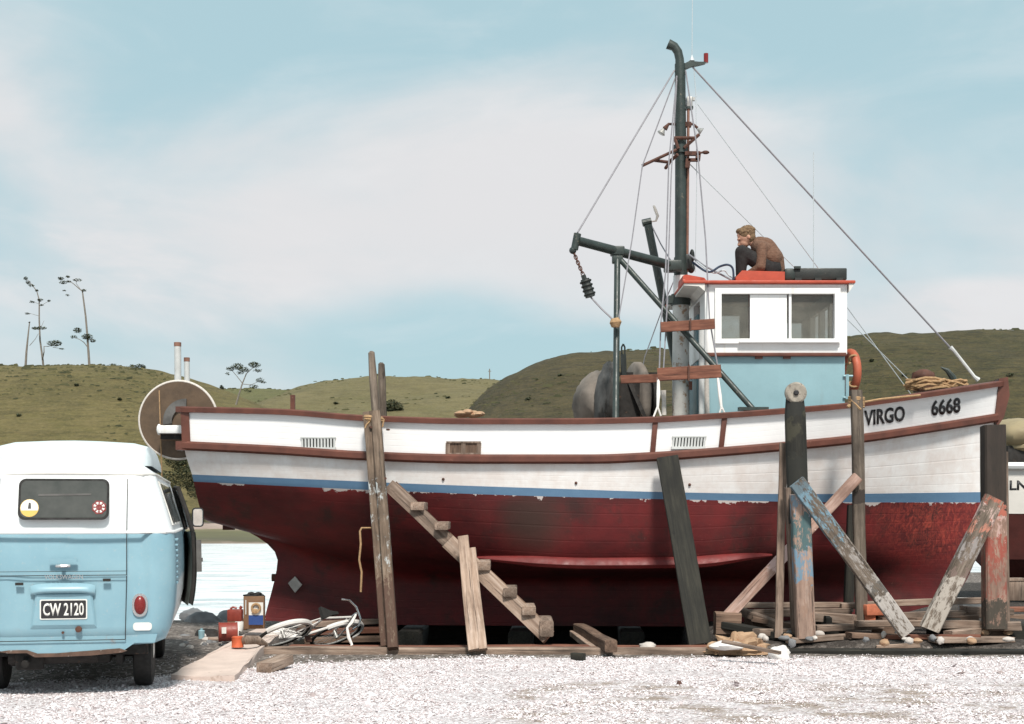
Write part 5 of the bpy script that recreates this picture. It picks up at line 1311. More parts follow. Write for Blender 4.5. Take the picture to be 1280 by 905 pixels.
# keel blocks under the boat
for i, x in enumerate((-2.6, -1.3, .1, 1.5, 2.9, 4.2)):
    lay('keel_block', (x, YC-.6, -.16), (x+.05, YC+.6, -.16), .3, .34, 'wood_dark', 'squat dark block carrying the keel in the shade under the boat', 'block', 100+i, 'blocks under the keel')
lay('timber_baulk', gp(723, 786, .10), gp(764, 808, .11), .13, .13, 'wood_brown', 'square brown baulk lying on the sill beside the pale one', 'baulk', 6)
lay('timber_baulk', gp(716, 792, .04), gp(742, 812, .03), .07, .07, 'wood_pale', 'thin pale baulk tucked along the left of the brown baulk', 'baulk', 7)
lay('timber_baulk', gp(716, 820, .04), gp(730, 821, .04), .07, .07, 'wood_dark', 'little dark block end sitting in front of the sill beam', 'baulk', 8)
PL = [(925, 1055, 757, 755, .13, .06, 'wood_pale', 'long pale plank, topmost and rearmost of the pile behind the tarred pile'),
      (928, 1062, 768, 766, .10, .09, 'wood_mid', 'grey-brown plank just under the rearmost pale one'),
      (1050, 1235, 757, 752, .12, .07, 'wood_pale', 'pale plank running right behind the blue brace towards the bow'),
      (915, 975, 762, 782, .10, .09, 'wood_mid', 'angled timber going down right beside the foot of the pink brace'),
      (1018, 1068, 772, 775, .14, .11, 'wood_pale', 'stubby pale timber between the tarred pile and the slim grey prop'),
      (1070, 1200, 781, 779, .12, .07, 'wood_pale', 'flat pale plank behind the foot of the blue brace'),
      (1095, 1230, 770, 768, .16, .09, 'wood_mid', 'grey plank under the bow behind both braces'),
      (1155, 1240, 782, 781, .14, .09, 'wood_pale', 'pale plank running left of the red-smeared pile foot'),
      (1200, 1276, 783, 785, .14, .1, 'wood_mid', 'greyish plank laid across in front of the red-smeared pile'),
      (945, 1000, 792, 790, .12, .08, 'wood_mid', 'short plank in shade at the foot of the narrow board'),
      (1105, 1225, 796, 797, .12, .05, 'wood_red', 'reddish thin plank behind the long grey board in front'),
      (1165, 1262, 800, 799, .18, .06, 'wood_mid', 'broad board under the pile of planks at far right'),
      (1095, 1150, 806, 808, .1, .05, 'wood_pale', 'small pale slat at the right end of the long grey board')]
for i, (x0, x1, y0, y1, w, h, m_, lb_) in enumerate(PL):
    dY = lambda y: 15.45+(800-y)/45*1.15
    rj = random.Random(i+40); j0, j1 = rj.uniform(-2.5, 2.5), rj.uniform(-2.5, 2.5)
    lay('plank', P(x0, y0+j0, dY(y0)+rj.uniform(-.15, .15)), P(x1, y1+j1, dY(y1)+rj.uniform(-.15, .15)), w, h, m_, lb_, seed=110+i, rough=.009)
lay('plank', gp(1016, 791, .08), gp(1200, 806, .03), .22, .05, 'wood_mid', 'long grey board lying aslant in front of the crossed braces', seed=130)
lay('plank', gp(1160, 803, .07), gp(1207, 800, .10), .13, .09, 'wood_pale', 'pale square-cut timber at the foot of the heavy red-headed brace', seed=131)
lay('plank', P(905, 780, 15.9), P(990, 798, 15.5), .16, .08, 'wood_dark', 'dark timber in shade below the pink brace', seed=132)
lay('timber_block', P(893, 779, 15.95), P(925, 780, 15.95), .22, .26, 'wood_brown', 'brown block under the foot of the pinkish brace', 'block', 188)
XP = [(940, 1010, 774, 786, 'wood_brown', 'short brown plank askew behind the narrow upright board'), (1018, 1100, 786, 782, 'wood_mid', 'grey plank end poking out right of the tarred pile foot'),
      (1140, 1218, 776, 772, 'wood_brown', 'brown plank slanting between the two crossed braces under the bow'), (1185, 1240, 792, 786, 'wood_pale', 'short pale offcut tilted at the red-smeared pile'),
      (1060, 1128, 794, 797, 'wood_brown', 'dark brown offcut lying before the slim prop'), (1205, 1262, 762, 765, 'wood_mid', 'grey plank end behind the red-smeared pile'),
      (985, 1060, 800, 796, 'wood_pale', 'pale slat lying at the foot of the tarred pile')]
for i, (x0, x1, y0, y1, m_, lb_) in enumerate(XP):
    lay('plank', P(x0, y0, dY(y0)-.1), P(x1, y1, dY(y1)+.15), .12+.02*(i % 3), .06+.015*(i % 2), m_, lb_, seed=190+i, rough=.009)
for i, (x, y, dy) in enumerate(((950, 780, 16.2), (1040, 782, 16.2), (1110, 784, 16.2), (1180, 786, 16.1), (1235, 790, 16.0), (1270, 792, 16.1))):
    lay('timber_block', P(x-14, y, dy), P(x+14, y, dy+.05), .3, .24, 'wood_dark' if i % 2 else 'wood_brown', 'dark rough block carrying the loose planks to the right under the hull', 'block', 170+i, 'blocks carrying the loose planks')
for i, (x, y) in enumerate(((1229, 797), (1208, 789), (948, 783), (1093, 790))):
    lay('timber_block', gp(x, y, 0), gp(x+.5, y, .0)+Vector((0, .0, .12)), .1, .09, ['wood_brown', 'wood_mid', 'wood_brown', 'wood_pale'][i],
        ['upright brown block between the planks at the far right', 'grey block wedged left of the red-smeared pile', 'brown block standing by the narrow board foot', 'pale block wedged beside the foot of the blue brace'][i], 'block', 140+i, up=(0, 1, 0))
b = B(); b.box(P(1092, 762, 16.2), (.26, .2, .12), Matrix.Rotation(.2, 3, 'Z'), bev=.012); b.box(P(1086, 773, 16.2), (.12, .14, .1)); o = b.build('brick_block', 'brick_orange'); put(o, 'bright orange brick-coloured block by the foot of the slim prop', 'block')
for i, (x, y, w, m_, lb_) in enumerate(((1262, 762, .5, 'wood_red', 'orange-brown plank end, topmost of the stack by the second hull'), (1263, 772, .5, 'wood_brown', 'brown plank end in the middle of the stack by the second hull'), (1264, 782, .48, 'wood_red', 'lowest orange-brown plank end of the stack by the second hull'))):
    lay('plank', gp(x-8, y, .12-.06*i), gp(x+50, y-1, .12-.06*i), .2, .065, m_, lb_, seed=150+i)
b = B(); b.box(P(1213, 757, 17.1), (.26, .16, .15), Matrix.Rotation(.1, 3, 'Z'), bev=.012); b.box(P(1213, 749, 17.05), (.28, .18, .03)); o = b.build('paint_crate', 'white_cloth'); put(o, 'off-white paint-splashed box on the planks left of the red-smeared pile', 'box')
b = B(); b.box(P(1268, 738, 17.2), (.2, .2, .24), bev=.01); b.box(P(1268, 724, 17.2), (.24, .22, .03)); o = b.build('small_crate', 'wood_mid'); put(o, 'small pale lidded crate standing under the second hull', 'crate')
b = B(); b.ball(G(1254, 803, .03), (.2, .12, .06), 12); b.tube([G(1232, 805, .03), G(1275, 801, .04)], .045, 10); o = b.build('driftwood_log', 'wood_dark'); put(o, 'dark round log lying before the planks at the right edge', 'log')

# crumpled tarpaulin / paper heap and stones
def rock(name, c, r, mat, label, cat='rock', seed=0, group=None, amp=.35, n=14):
    b = B(); b.ball((0, 0, 0), (1, 1, 1), n)
    for v in b.bm.verts:
        k = 1+amp*noise.noise(v.co*1.6+Vector((seed*3.1, 0, 0)))+amp*.4*noise.noise(v.co*4+Vector((0, seed, 0))); v.co = Vector((v.co.x*r[0]*k, v.co.y*r[1]*k, v.co.z*r[2]*k))+Vector(c)
    o = b.build(name, mat, ang=50); put(o, label, cat, group); return o
def rag(name, c, r, mat, label, cat, seed):
    b = B(); b.ball((0, 0, 0), (1, 1, 1), 30)
    for v in b.bm.verts:
        n_ = abs(noise.noise(v.co*1.7+Vector((seed, 0, 0))))*.9+abs(noise.noise(v.co*3.4+Vector((0, seed, 0))))*.3; k = .7+n_
        v.co = Vector((v.co.x*r[0]*k, v.co.y*r[1]*k, max(-.02, v.co.z*r[2]*k)))+Vector(c)
    o = b.build(name, mat, ang=28); put(o, label, cat); return o
rag('crumpled_sheet', gp(925, 815, .03), (.34, .16, .17), 'paper_tan', 'crumpled brown sheet heaped on the ground right of the dark tarred board', 'sheet', 2)
rock('white_rag', gp(907, 806, .12)+Vector((0, -.1, .0)), (.17, .1, .05), 'white_cloth', 'flat white cloth on top of the crumpled brown sheet', 'cloth', seed=5, n=20, amp=.25)
rock('white_bag', gp(975, 820, .03), (.11, .09, .10), 'white_cloth', 'round white crumpled bag at the right end of the brown sheet', 'bag', seed=7, n=20, amp=.3)
lay('plank', gp(900, 800, .2)+Vector((0, -.2, 0)), gp(972, 815, .12)+Vector((0, -.12, 0)), .07, .03, 'wood_mid', 'thin slat lying over the crumpled brown sheet', seed=133)
rock('stone', gp(809, 808, .06), (.10, .07, .045), 'stone_pale', 'pale flat stone on the sill right of the brown baulk', seed=1)
rock('stone', gp(1012, 806, .03), (.12, .08, .05), 'stone_pale', 'pale lump at the foot of the tarred pile', seed=2)
rock('stone', G(849, 855, .0), (.025, .025, .035), 'rust', 'tiny dark lump alone in the open gravel', seed=3, n=8)
rock('stone', gp(905, 806, .0)+Vector((-.28, -.05, 0)), (.05, .05, .05), 'stone_pale', 'small pale stone left of the crumpled brown sheet', seed=4, n=10)

# concrete kerb of the slip on the left
b = B(); k0, k1, k2 = [(-2.98, 12.75), (-2.52, 12.75), (-2.66, 15.3)], 0, 0
out = [(-3.05, 12.7), (-2.45, 12.6), (-2.62, 14.9), (-2.72, 17.3), (-3.12, 17.3), (-3.05, 15)]
b.prism([(x, y, .085-(.04 if y < 13 else 0)) for x, y in out], (0, 0, -.55))
bmesh.ops.subdivide_edges(b.bm, edges=b.bm.edges[:], cuts=8)
for v in b.bm.verts: v.co += Vector((noise.noise(v.co*3)*.03, noise.noise(v.co*3+Vector((4, 0, 0)))*.03, noise.noise(v.co*4)*.018))
o = b.build('slip_kerb', 'concrete', smooth=False); o['kind'] = 'structure'

# ------------------------------------------------------------------ clutter between van and boat
t = thing('carton', gp(318, 784, .08), 'tall open brown box with a white and blue printed front, left of the keel', 'box')
c = P(318, 765, 16.3)
b = B(); b.box(c, (.235, .2, .37), Matrix.Rotation(.12, 3, 'Z'), bev=.008); b.build('box_body', 'carton', t)
b = B(); b.prism([P(311, 753, 16.15), P(329, 753, 16.17), P(329, 769, 16.17), P(311, 769, 16.15)], (0, -.004, 0)); b.build('front_panel', 'plate_white', t, smooth=False)
b = B(); b.prism([P(311, 769, 16.15), P(329, 769, 16.17), P(329, 781, 16.17), P(311, 781, 16.15)], (0, -.005, 0)); b.build('blue_band', 'label_blue', t, smooth=False)
b = B(); b.torus(P(320, 760, 16.14), (0, 1, 0), .045, .014, 20, 6, a0=-.9, a1=3.9); b.ball(P(319, 764, 16.13), (.045, .006, .03), 10); b.build('printed_emblem', 'rope_tan', t)
b = B(); b.prism([P(304.5, 750, 16.21), P(308, 750, 16.18), P(308, 768, 16.18), P(304.5, 768, 16.21)], (0, -.004, 0)); b.build('side_label', 'plate_white', t, smooth=False)
rag('dark_rag', P(319, 745, 16.3), (.11, .08, .04), 'rubber', 'black rag stuffed in the top of the tall printed box', 'rag', 3)
b = B(); b.box(P(294, 769, 16.7), (.17, .12, .14), bev=.01); b.tube([P(288, 761, 16.7), P(291, 759, 16.7), P(296, 760, 16.7)], .014, 6); b.tube([P(300, 761, 16.7), P(302, 758, 16.7)], .018, 8)
o = b.build('fuel_can', 'tin_red'); put(o, 'dark red jerry can behind the paint drum', 'can')
t = thing('paint_drum', gp(282, 797, 0), 'orange-red metal drum lying on its side with a pale end', 'drum')
b = B(); b.lathe([(.105, 0), (.11, .005), (.105, .02), (.105, .19), (.11, .205), (.105, .21)], P(273, 790, 15.9), (1, .25, 0), 24); b.build('drum_body', 'tin_red', t)
b = B(); b.lathe([(.09, 0), (.106, 0), (.106, .012), (.09, .014)], P(273, 790, 15.9)+Vector((1, .25, 0)).normalized()*.205, (1, .25, 0), 24); b.build('drum_lid', 'plate_white', t)
b = B(); b.box(P(280, 788, 15.78), (.05, .004, .07), Matrix.Rotation(.24, 3, 'Z')); b.build('drum_label', 'plate_white', t)
t = thing('paint_tin', gp(297, 810, .0), 'small bright red paint tin on the concrete kerb', 'tin')
b = B(); b.lathe([(.062, 0), (.065, .004), (.062, .01), (.062, .1), (.065, .105)], gp(297, 809, .08), (0, 0, 1), 24); b.build('tin_body', 'orange_red', t)
b = B(); b.lathe([(.058, 0), (.058, .008), (.05, .01)], gp(297, 809, .08)+Vector((0, 0, .105)), (0, 0, 1), 24); b.build('tin_lid', 'orange_red', t)
b = B(); b.lathe([(.06, 0), (.062, .12), (.066, .125), (.02, .125)], gp(297, 789, .05), (.25, .3, 1), 18); o = b.build('plastic_tub', 'plate_white'); put(o, 'small white round tub between the drum and the printed box', 'tub')
b = B(); b.lathe([(.034, 0), (.038, .1), (.034, .105), (.015, .11), (.015, .13)], gp(252, 799, .0), (0, 0, 1), 16); o = b.build('blue_bottle', 'cabin_blue'); put(o, 'tiny pale blue container on the ground among the stones', 'bottle')
b = B(); b.box(gp(298, 780, .08), (.24, .2, .13), bev=.012); b.box(gp(298, 776, .16), (.26, .05, .02)); o = b.build('cardboard_box', 'carton'); put(o, 'low tan cardboard box behind the drum', 'box')
rock('boulder', gp(255, 781, -.05), (.30, .22, .15), 'stone_blue', 'bluish grey boulder at the water edge beside the van', seed=11)
rock('boulder', gp(285, 774, -.05), (.20, .2, .12), 'stone_blue', 'grey boulder just behind the jerry can', seed=12)
rock('boulder', gp(262, 797, -.02), (.2, .14, .11), 'chassis_black', 'dark wet boulder left of the orange-red drum', seed=13)
rock('boulder', gp(240, 771, -.12), (.2, .2, .12), 'stone_blue', 'low grey boulder close by the open van door', seed=14)
rn = random.Random(9)
for i in range(22):
    x, y = rn.uniform(228, 300), rn.uniform(792, 812)
    rock('stone', gp(x, y, .0), (rn.uniform(.03, .075), rn.uniform(.03, .06), rn.uniform(.02, .05)), rn.choice(['stone_pale', 'white_cloth', 'stone_blue']), 'small stone in the rubble between the van and the drum', seed=200+i, n=8, group='rubble stones by the van')
for i in range(26):
    x, y = rn.uniform(1120, 1280), rn.uniform(790, 806)
    if i > 12: x, y = rn.uniform(925, 1110), rn.uniform(792, 804)
    rock('stone', gp(x, y, .16) if i > 12 else gp(x, min(y, 801), .16), (rn.uniform(.03, .07), rn.uniform(.03, .06), rn.uniform(.02, .045)), rn.choice(['stone_pale', 'stone_pale', 'stone_blue', 'paper_tan']), 'small stone in the rubble among the loose planks', seed=240+i, n=8, group='rubble stones under the planks')
lay('plank', gp(262, 799, .03), gp(287, 800, .03), .07, .03, 'white_cloth' if False else 'wood_pale', 'little pale stick lying left of the small red tin', seed=160)
b = B(); b.tube([gp(296, 802, .13), gp(308, 800, .16), gp(322, 800, .15), gp(332, 806, .08)], [.03, .05, .045, .03], 10); o = b.build('bent_board', 'wood_pale'); put(o, 'curved pale driftwood piece between the box and the bicycle', 'driftwood')

# ------------------------------------------------------------------ bicycle lying on the edge of the slip
def bicycle():
    o0 = gp(368, 812, .0)
    t = thing('bicycle', o0, 'old bicycle with white mudguards lying on its side against the slip edge', 'bicycle')
    # frame of the bicycle: x along, z up when standing; laid over and turned
    M = Matrix.Translation(P(371, 793, 15.7)) @ Matrix.Rotation(R(46), 4, 'Z') @ Matrix.Rotation(R(60), 4, 'X') @ Matrix.Rotation(R(8), 4, 'Y') @ Matrix.Scale(.93, 4)
    def tr(b):
        for v in b.bm.verts: v.co = M @ v.co
        return b
    rx, fx, wr = -.22, .66, .31
    for cx, tag_ in ((rx, 'rear'), (fx, 'front')):
        b = B(); b.torus((cx, 0, 0), (0, 1, 0), wr, .02, 48, 8); w = tr(b).build('wheel', 'rubber', t)
        b = B(); b.torus((cx, 0, 0), (0, 1, 0), wr-.022, .010, 48, 6)
        b.tube([(cx, -.05, 0), (cx, .05, 0)], .022, 10); r_ = tr(b).build('rim', 'galv', t); r_.parent = w
        b = B()
        for k in range(24):
            a = 2*math.pi*k/24; b.tube([(cx, .03*(-1)**k, 0), (cx+math.cos(a)*(wr-.03), 0, math.sin(a)*(wr-.03))], .002, 4, cap=False)
        s_ = tr(b).build('spokes', 'galv', t); s_.parent = w
        b = B(); a0, a1 = (R(-20), R(165)) if cx < 0 else (R(-10), R(150)); n = 30; pr = None
        for k in range(n+1):
            a = a0+(a1-a0)*k/n; q = []
            for u, v_ in ((-.036, -.012), (-.025, .01), (0, .018), (.025, .01), (.036, -.012)): rr = wr+.035+v_; q.append(b.bm.verts.new((cx+math.cos(a)*rr, u, math.sin(a)*rr)))
            if pr:
                for j in range(4): b.bm.faces.new((pr[j], pr[j+1], q[j+1], q[j]))
            pr = q
        tr(b).build('mudguard', 'bike_white', t)
    bb = (.14, 0, -.02); st = (.05, 0, .42); hd = (.52, 0, .46); hb = (.56, 0, .36)
    b = B(); b.tube([bb, st], .016, 8); b.tube([st, hd], .015, 8); b.tube([bb, hb], .018, 8); b.tube([hd, hb], .02, 8)
    for s in (-.05, .05): b.tube([(rx, s, 0), (bb[0], s*.4, bb[2])], .010, 6); b.tube([(rx, s, 0), (st[0], s*.3, st[2]-.03)], .008, 6)
    tr(b).build('frame', 'bike_white', t)
    b = B()
    for s in (-.05, .05): b.tube([(hb[0], s*.8, hb[2]-.03), (.60, s, .18), (fx, s, 0)], .011, 6)
    tr(b).build('fork', 'bike_white', t)
    b = B(); b.tube([(.5, 0, .46), (.49, 0, .56)], .012, 8); b.tube([(.36, -.2, .53), (.44, -.17, .57), (.52, -.08, .57), (.52, .08, .57), (.44, .17, .57), (.36, .2, .53)], .012, 8); tr(b).build('handlebar', 'chrome', t)
    b = B(); b.prism([(-.10, -.08, .52), (-.08, .08, .52), (.06, .03, .52), (.18, .015, .52), (.18, -.015, .52), (.06, -.03, .52)], (0, 0, .045)); b.tube([(.05, 0, .4), (.03, 0, .52)], .012, 8); tr(b).build('saddle', 'rubber', t)
    b = B(); b.lathe([(.09, -.004), (.09, .004)], (bb[0], .06, bb[2]), (0, 1, 0), 24); b.tube([(bb[0], .07, bb[2]), (bb[0]+.1, .08, bb[2]-.13)], .009, 6); b.tube([(bb[0], -.07, bb[2]), (bb[0]-.1, -.08, bb[2]+.13)], .009, 6)
    b.box((bb[0]+.1, .12, bb[2]-.13), (.08, .07, .02)); b.box((bb[0]-.1, -.12, bb[2]+.13), (.08, .07, .02)); tr(b).build('crankset', 'rust', t)
bicycle()
b = B(); b.tube([P(445, 768, 15.6), P(440, 778, 15.55), P(434, 785, 15.5), P(436, 797, 15.45), P(440, 806, 15.4), P(436, 811, 15.35)], [.012, .02, .014, .02, .014, .012], 6); o = b.build('cloth_strip', 'white_cloth'); put(o, 'twisted strip of white rag hanging down by the bicycle handlebar', 'rag')
rock('white_sheet', P(352, 795, 16.5), (.24, .10, .08), 'white_cloth', 'white sheet bundled behind the bicycle wheel', 'sheet', seed=12, n=24, amp=.3)

# ------------------------------------------------------------------ second boat behind the bow
t = thing('launch', (9.6, 23.5, 0), 'second white boat with dark red bottom and black letters, cut off at the right edge', 'boat')
D2 = 22.5; yc = 24.0
plain('launch_white', (.76, .72, .67), .55, var=.08, scale=3)
def lb_(u): return 1.5*math.sin(min(1, .42+u*1.3)*math.pi/2)
Z = lambda py: CH+(HZ-py)*22.9/F
xl = (1252-640)*22.9/F
def loft(rowsx, name, mat):
    """rows of (x0, x1, z0, z1, fullness); mirrored to the far side"""
    b = B(); m_ = 24
    rs = [[(r[0]+(r[1]-r[0])*i/m_, r[4]*lb_(i/m_), r[2]+(r[3]-r[2])*i/m_) for i in range(m_+1)] for r in rowsx]
    vv = {}
    for s_ in (-1, 1):
        vv[s_] = [[b.bm.verts.new((x, yc+s_*bb, z)) for x, bb, z in r] for r in rs]
        for a, c in zip(vv[s_], vv[s_][1:]):
            for i in range(m_): b.bm.faces.new((a[i], a[i+1], c[i+1], c[i]))
    for k in range(len(rs)-1): b.bm.faces.new((vv[-1][k][0], vv[-1][k+1][0], vv[1][k+1][0], vv[1][k][0]))
    return b.build(name, mat, t)
loft([(xl-.02, xl+6.5, Z(583), Z(590), 1), (xl, xl+6.5, Z(642), Z(645), .96)], 'topsides', 'launch_white')
loft([(xl+.01, xl+6.5, Z(642), Z(645), .957), (xl+.1, xl+6.4, Z(700), Z(700), .8), (xl+.3, xl+6.3, Z(728), Z(728), .2), (xl+.4, xl+6.2, Z(738), Z(738), .05)], 'bottom', 'dark_red_hull')
b = B(); pr = None
for i in range(25):
    u = i/24; x = xl-.02+6.52*u; z = Z(583)+(Z(590)-Z(583))*u
    q = [b.bm.verts.new((x, yc-lb_(u), z-.02)), b.bm.verts.new((x, yc+lb_(u), z-.02))]
    if pr: b.bm.faces.new((pr[0], q[0], q[1], pr[1]))
    pr = q
b.build('deck', 'wood_mid', t)
for s_ in (-1, 1):
    b = B(); b.tube([Vector((xl-.05+6.55*i/24, yc+s_*(lb_(i/24)+.02), Z(582)+(Z(589)-Z(582))*i/24)) for i in range(25)], .06, 8); b.build('gunwale', 'white_paint', t)
b = B(); b.box((xl+1.9, yc, Z(572)), (3.4, 1.6, .42), bev=.03); b.build('dark_gap_box', 'chassis_black', t)  # black box stands in for the dark gap between gunwale and tarpaulin
b = B(); b.ball((xl+.55, yc-.3, Z(540)), (.55, .7, .26), 24); b.ball((xl+.62, yc-.3, Z(556)), (.5, .6, .2), 20); b.ball((xl+1.5, yc, Z(545)), (.6, .9, .3), 24)
for v in b.bm.verts: v.co += Vector((1, 1, 1))*.05*noise.noise(v.co*4)
b.build('tarpaulin', 'tan_hull', t)
def l2(x, y, th):
    px = 1262+22*x; py = 612.5-12*y; Y = 23
    for _ in range(6):
        X = (px-640)*Y/F; zz_ = CH+(HZ-py)*Y/F; u = max(0, (X-xl)/6.5); k = .96+.04*(zz_-Z(642))/(Z(583)-Z(642)); Y = yc-lb_(u)*k-.006
    return Vector((X, Y-th, zz_))
place_text('LN', 1, 1, l2, 'name_lettering', 'ink_black', t, weight=.03)
for dx in (1.2, 4): 
    b = B(); b.box((xl+dx, yc, .2), (.3, 1.2, .5)); b.build('support_block', 'wood_dark', t)

# ------------------------------------------------------------------ the van
plain('valance_rust', (.12, .07, .05), .85, var=.4, scale=12, wear=(.3, .28, .25), wearamt=.3)
plain('poptop_white', (.60, .67, .69), .5, var=.08, scale=3)
plain('door_card', (.20, .23, .21), .6, var=.3, scale=6, wear=(.05, .05, .05), wearamt=.3)
def van():
    rz = R(11.6); org = Vector((-3.63, 11.5, 0)); t = thing('camper_van', org, 'light blue and white camper van parked rear towards us, its front door ajar', 'van', rz)
    M = ROOT[t.name]
    HP = [(.0, .40), (.45, .40), (.70, .41), (.80, .45), (.845, .55), (.875, .72), (.888, .95), (.885, 1.15), (.872, 1.30), (.855, 1.36), (.815, 1.50), (.770, 1.64), (.728, 1.76), (.708, 1.815), (.67, 1.85), (.60, 1.90), (.50, 1.945), (.32, 1.98), (.14, 1.995), (0, 2.0)]
    out = HP+[(-x, z) for x, z in HP[-2:0:-1]]; n = len(out)
    def inset(d):
        res = []
        for i in range(n):
            a, c = Vector(out[i-1]), Vector(out[(i+1) % n]); e = (c-a).normalized(); nn = Vector((-e.y, e.x)); res.append(Vector(out[i])+nn*d)
        return res
    def yl(z): return .20*max(0, min(1, (z-1.25)/.7))**1.3
    def prof_in(s, L, r): 
        e = min(s, L-s); return 0 if e >= r else r*(1-math.sqrt(max(0, 1-(1-e/r)**2)))
    L = 4.15; r = .17; ss = [0, .004, .015, .035, .065, .1, .14, .17]+[.35+.2*i for i in range(18)]+[L-.17, L-.12, L-.06, L-.02, L]
    b = B(); rings = []
    for s in ss:
        d = prof_in(s, L, r); ins = inset(d)
        rings.append([b.bm.verts.new((p.x, s+yl(p.y)*(1 if s < 2 else -1.4)*max(0, 1-abs((s if s < 2 else L-s))/1.2), p.y)) for p in ins])
    for a, c in zip(rings, rings[1:]):
        for k in range(n): b.bm.faces.new((a[k], a[(k+1) % n], c[(k+1) % n], c[k]))
    b.bm.faces.new(rings[0]); b.bm.faces.new(rings[-1])
    # cut wheel arches
    for v in b.bm.verts:
        for cy in (.72, 3.12):
            if abs(v.co.x) > .6 and v.co.z < .60 and abs(v.co.y-cy) < .38: v.co.z = max(v.co.z, .40+.26*math.sqrt(1-((v.co.y-cy)/.38)**2)*1.0) if v.co.z < .60 else v.co.z
    def bl(b, name, mat, par=None, **k):
        for v in b.bm.verts: v.co = M @ v.co
        o = b.build(name, mat, t, **k)
        if par is not None: o.parent = par
        return o
    body = bl(b, 'body', 'van_paint', ang=40)
    # rear face mapping: (x, z) on the tail, off = proud
    def rf(x, z, off=0): return Vector((x, yl(z)-off, z))
    def patch(name, mat, pts, off0, off1, par=None, sub=0):
        b = B(); a = [b.bm.verts.new(rf(x, z, off0)) for x, z in pts]; c = [b.bm.verts.new(rf(x, z, off1)) for x, z in pts]
        b.bm.faces.new(a); b.bm.faces.new(c[::-1])
        for i in range(len(a)): b.bm.faces.new((a[i], c[i], c[(i+1) % len(a)], a[(i+1) % len(a)]))
        return bl(b, name, mat, par)
    def rr(x0, x1, z0, z1, r_, m_=5):
        pts = []
        for cx, cz, a0 in ((x1-r_, z1-r_, 0), (x0+r_, z1-r_, 90), (x0+r_, z0+r_, 180), (x1-r_, z0+r_, 270)):
            for k in range(m_+1): a = R(a0+90*k/m_); pts.append((cx+r_*math.cos(a), cz+r_*math.sin(a)))
        return pts
    def zz(py): return CH+(HZ-py)*11.55/F
    def xx(px): return (px-79)/155.
    # seams of tailgate and engine lid
    b = B()
    def seam(pts, w=.006):
        for (x0, z0), (x1, z1) in zip(pts, pts[1:]):
            m_ = max(1, int(abs(z1-z0)/.06))
            for i in range(m_):
                u0, u1 = i/m_, (i+1)/m_; p0 = rf(x0+(x1-x0)*u0, z0+(z1-z0)*u0, .001); p1 = rf(x0+(x1-x0)*u1, z0+(z1-z0)*u1, .001); b.bar(p0, p1, w, .006, up=(0, 1, 0))
    X0, X1 = xx(1), xx(156)
    seam([(X0, zz(598)), (X0, zz(719)), (X1, zz(719)), (X1, zz(598))]); seam([(X0, zz(720)), (X0+.01, zz(800)), (X1-.01, zz(800)), (X1, zz(720))]); seam([(X0, zz(714)), (X1, zz(714))], .004)
    for sx in (1, -1): seam([(sx*.5, zz(666)), (sx*.70, zz(667))], .003)
    bl(b, 'panel_seam', 'chassis_black')
    # gutter
    b = B(); pts = []; gx = .712; gz_ = 1.812
    path = [Vector((-gx, L-.5, gz_)), Vector((-gx, .35, gz_)), Vector((-gx+.02, .24, gz_)), Vector((-.62, .17, gz_)), Vector((-.4, .155, gz_+.0)), Vector((0, .15, gz_+.005)), Vector((.4, .155, gz_)), Vector((.62, .17, gz_)), Vector((gx-.02, .24, gz_)), Vector((gx, .35, gz_)), Vector((gx, L-.5, gz_))]
    b.tube(path, .014, 8); bl(b, 'rain_gutter', 'white_dirty')
    # raised belt moulding between the two colours
    b = B(); pl = []; 
    for x, y in ((-.874, 2.4), (-.872, .3), (-.85, .12), (-.80, .045), (-.7, .02), (-.3, .012), (0, .012), (.3, .012), (.7, .02), (.80, .045), (.85, .12), (.872, .3), (.874, 2.4)): pl.append(Vector((x, y, 1.335)))
    b.tube(pl, .014, 8); bl(b, 'belt_moulding', 'white_paint')
    # rear window with rubber surround and stickers
    w0, w1, wz0, wz1 = xx(26), xx(132), zz(648), zz(600)
    g = patch('rear_window', 'rubber', rr(w0-.012, w1+.012, wz0-.012, wz1+.012, .055), -.01, .012)
    gl_ = patch('window_glass', 'van_glass', rr(w0+.006, w1-.006, wz0+.006, wz1-.006, .045), .0, .015, g)
    patch('curtain_rail', 'canvas', [(xx(48), zz(620)), (xx(112), zz(619)), (xx(112), zz(616.5)), (xx(48), zz(617.5))], .014, .0165, g)
    def circ(cx, cz, r_, m_=20, pet=0): return [(cx+r_*(1+.13*abs(math.sin(pet*math.pi*k/m_)) if pet else r_/r_)*math.cos(2*math.pi*k/m_) if pet else cx+r_*math.cos(2*math.pi*k/m_), cz+(r_*(1+.13*abs(math.sin(pet*math.pi*k/m_))) if pet else r_)*math.sin(2*math.pi*k/m_)) for k in range(m_)]
    patch('sticker', 'sticker_yellow', circ(xx(38), zz(635), .072), .015, .017, g); patch('sticker', 'plate_white', [(x, max(z, zz(638))) for x, z in circ(xx(38), zz(635), .068)], .017, .0185, g)
    patch('sticker', 'ink_black', [(xx(36), zz(636)), (xx(40), zz(636)), (xx(39.5), zz(629)), (xx(37), zz(628))], .0185, .0195, g)
    patch('sticker', 'lamp_red', circ(xx(122), zz(634), .052, 32, 8), .015, .017, g); patch('sticker', 'plate_white', circ(xx(122), zz(634), .040, 32, 8), .017, .0178, g); patch('sticker', 'lamp_red', circ(xx(122), zz(634), .026, 20), .0178, .0186, g)
    for k in range(8): a = k*math.pi/4; patch('sticker', 'lamp_red', circ(xx(122)+.034*math.cos(a), zz(634)+.034*math.sin(a), .008, 8), .0178, .0186, g)
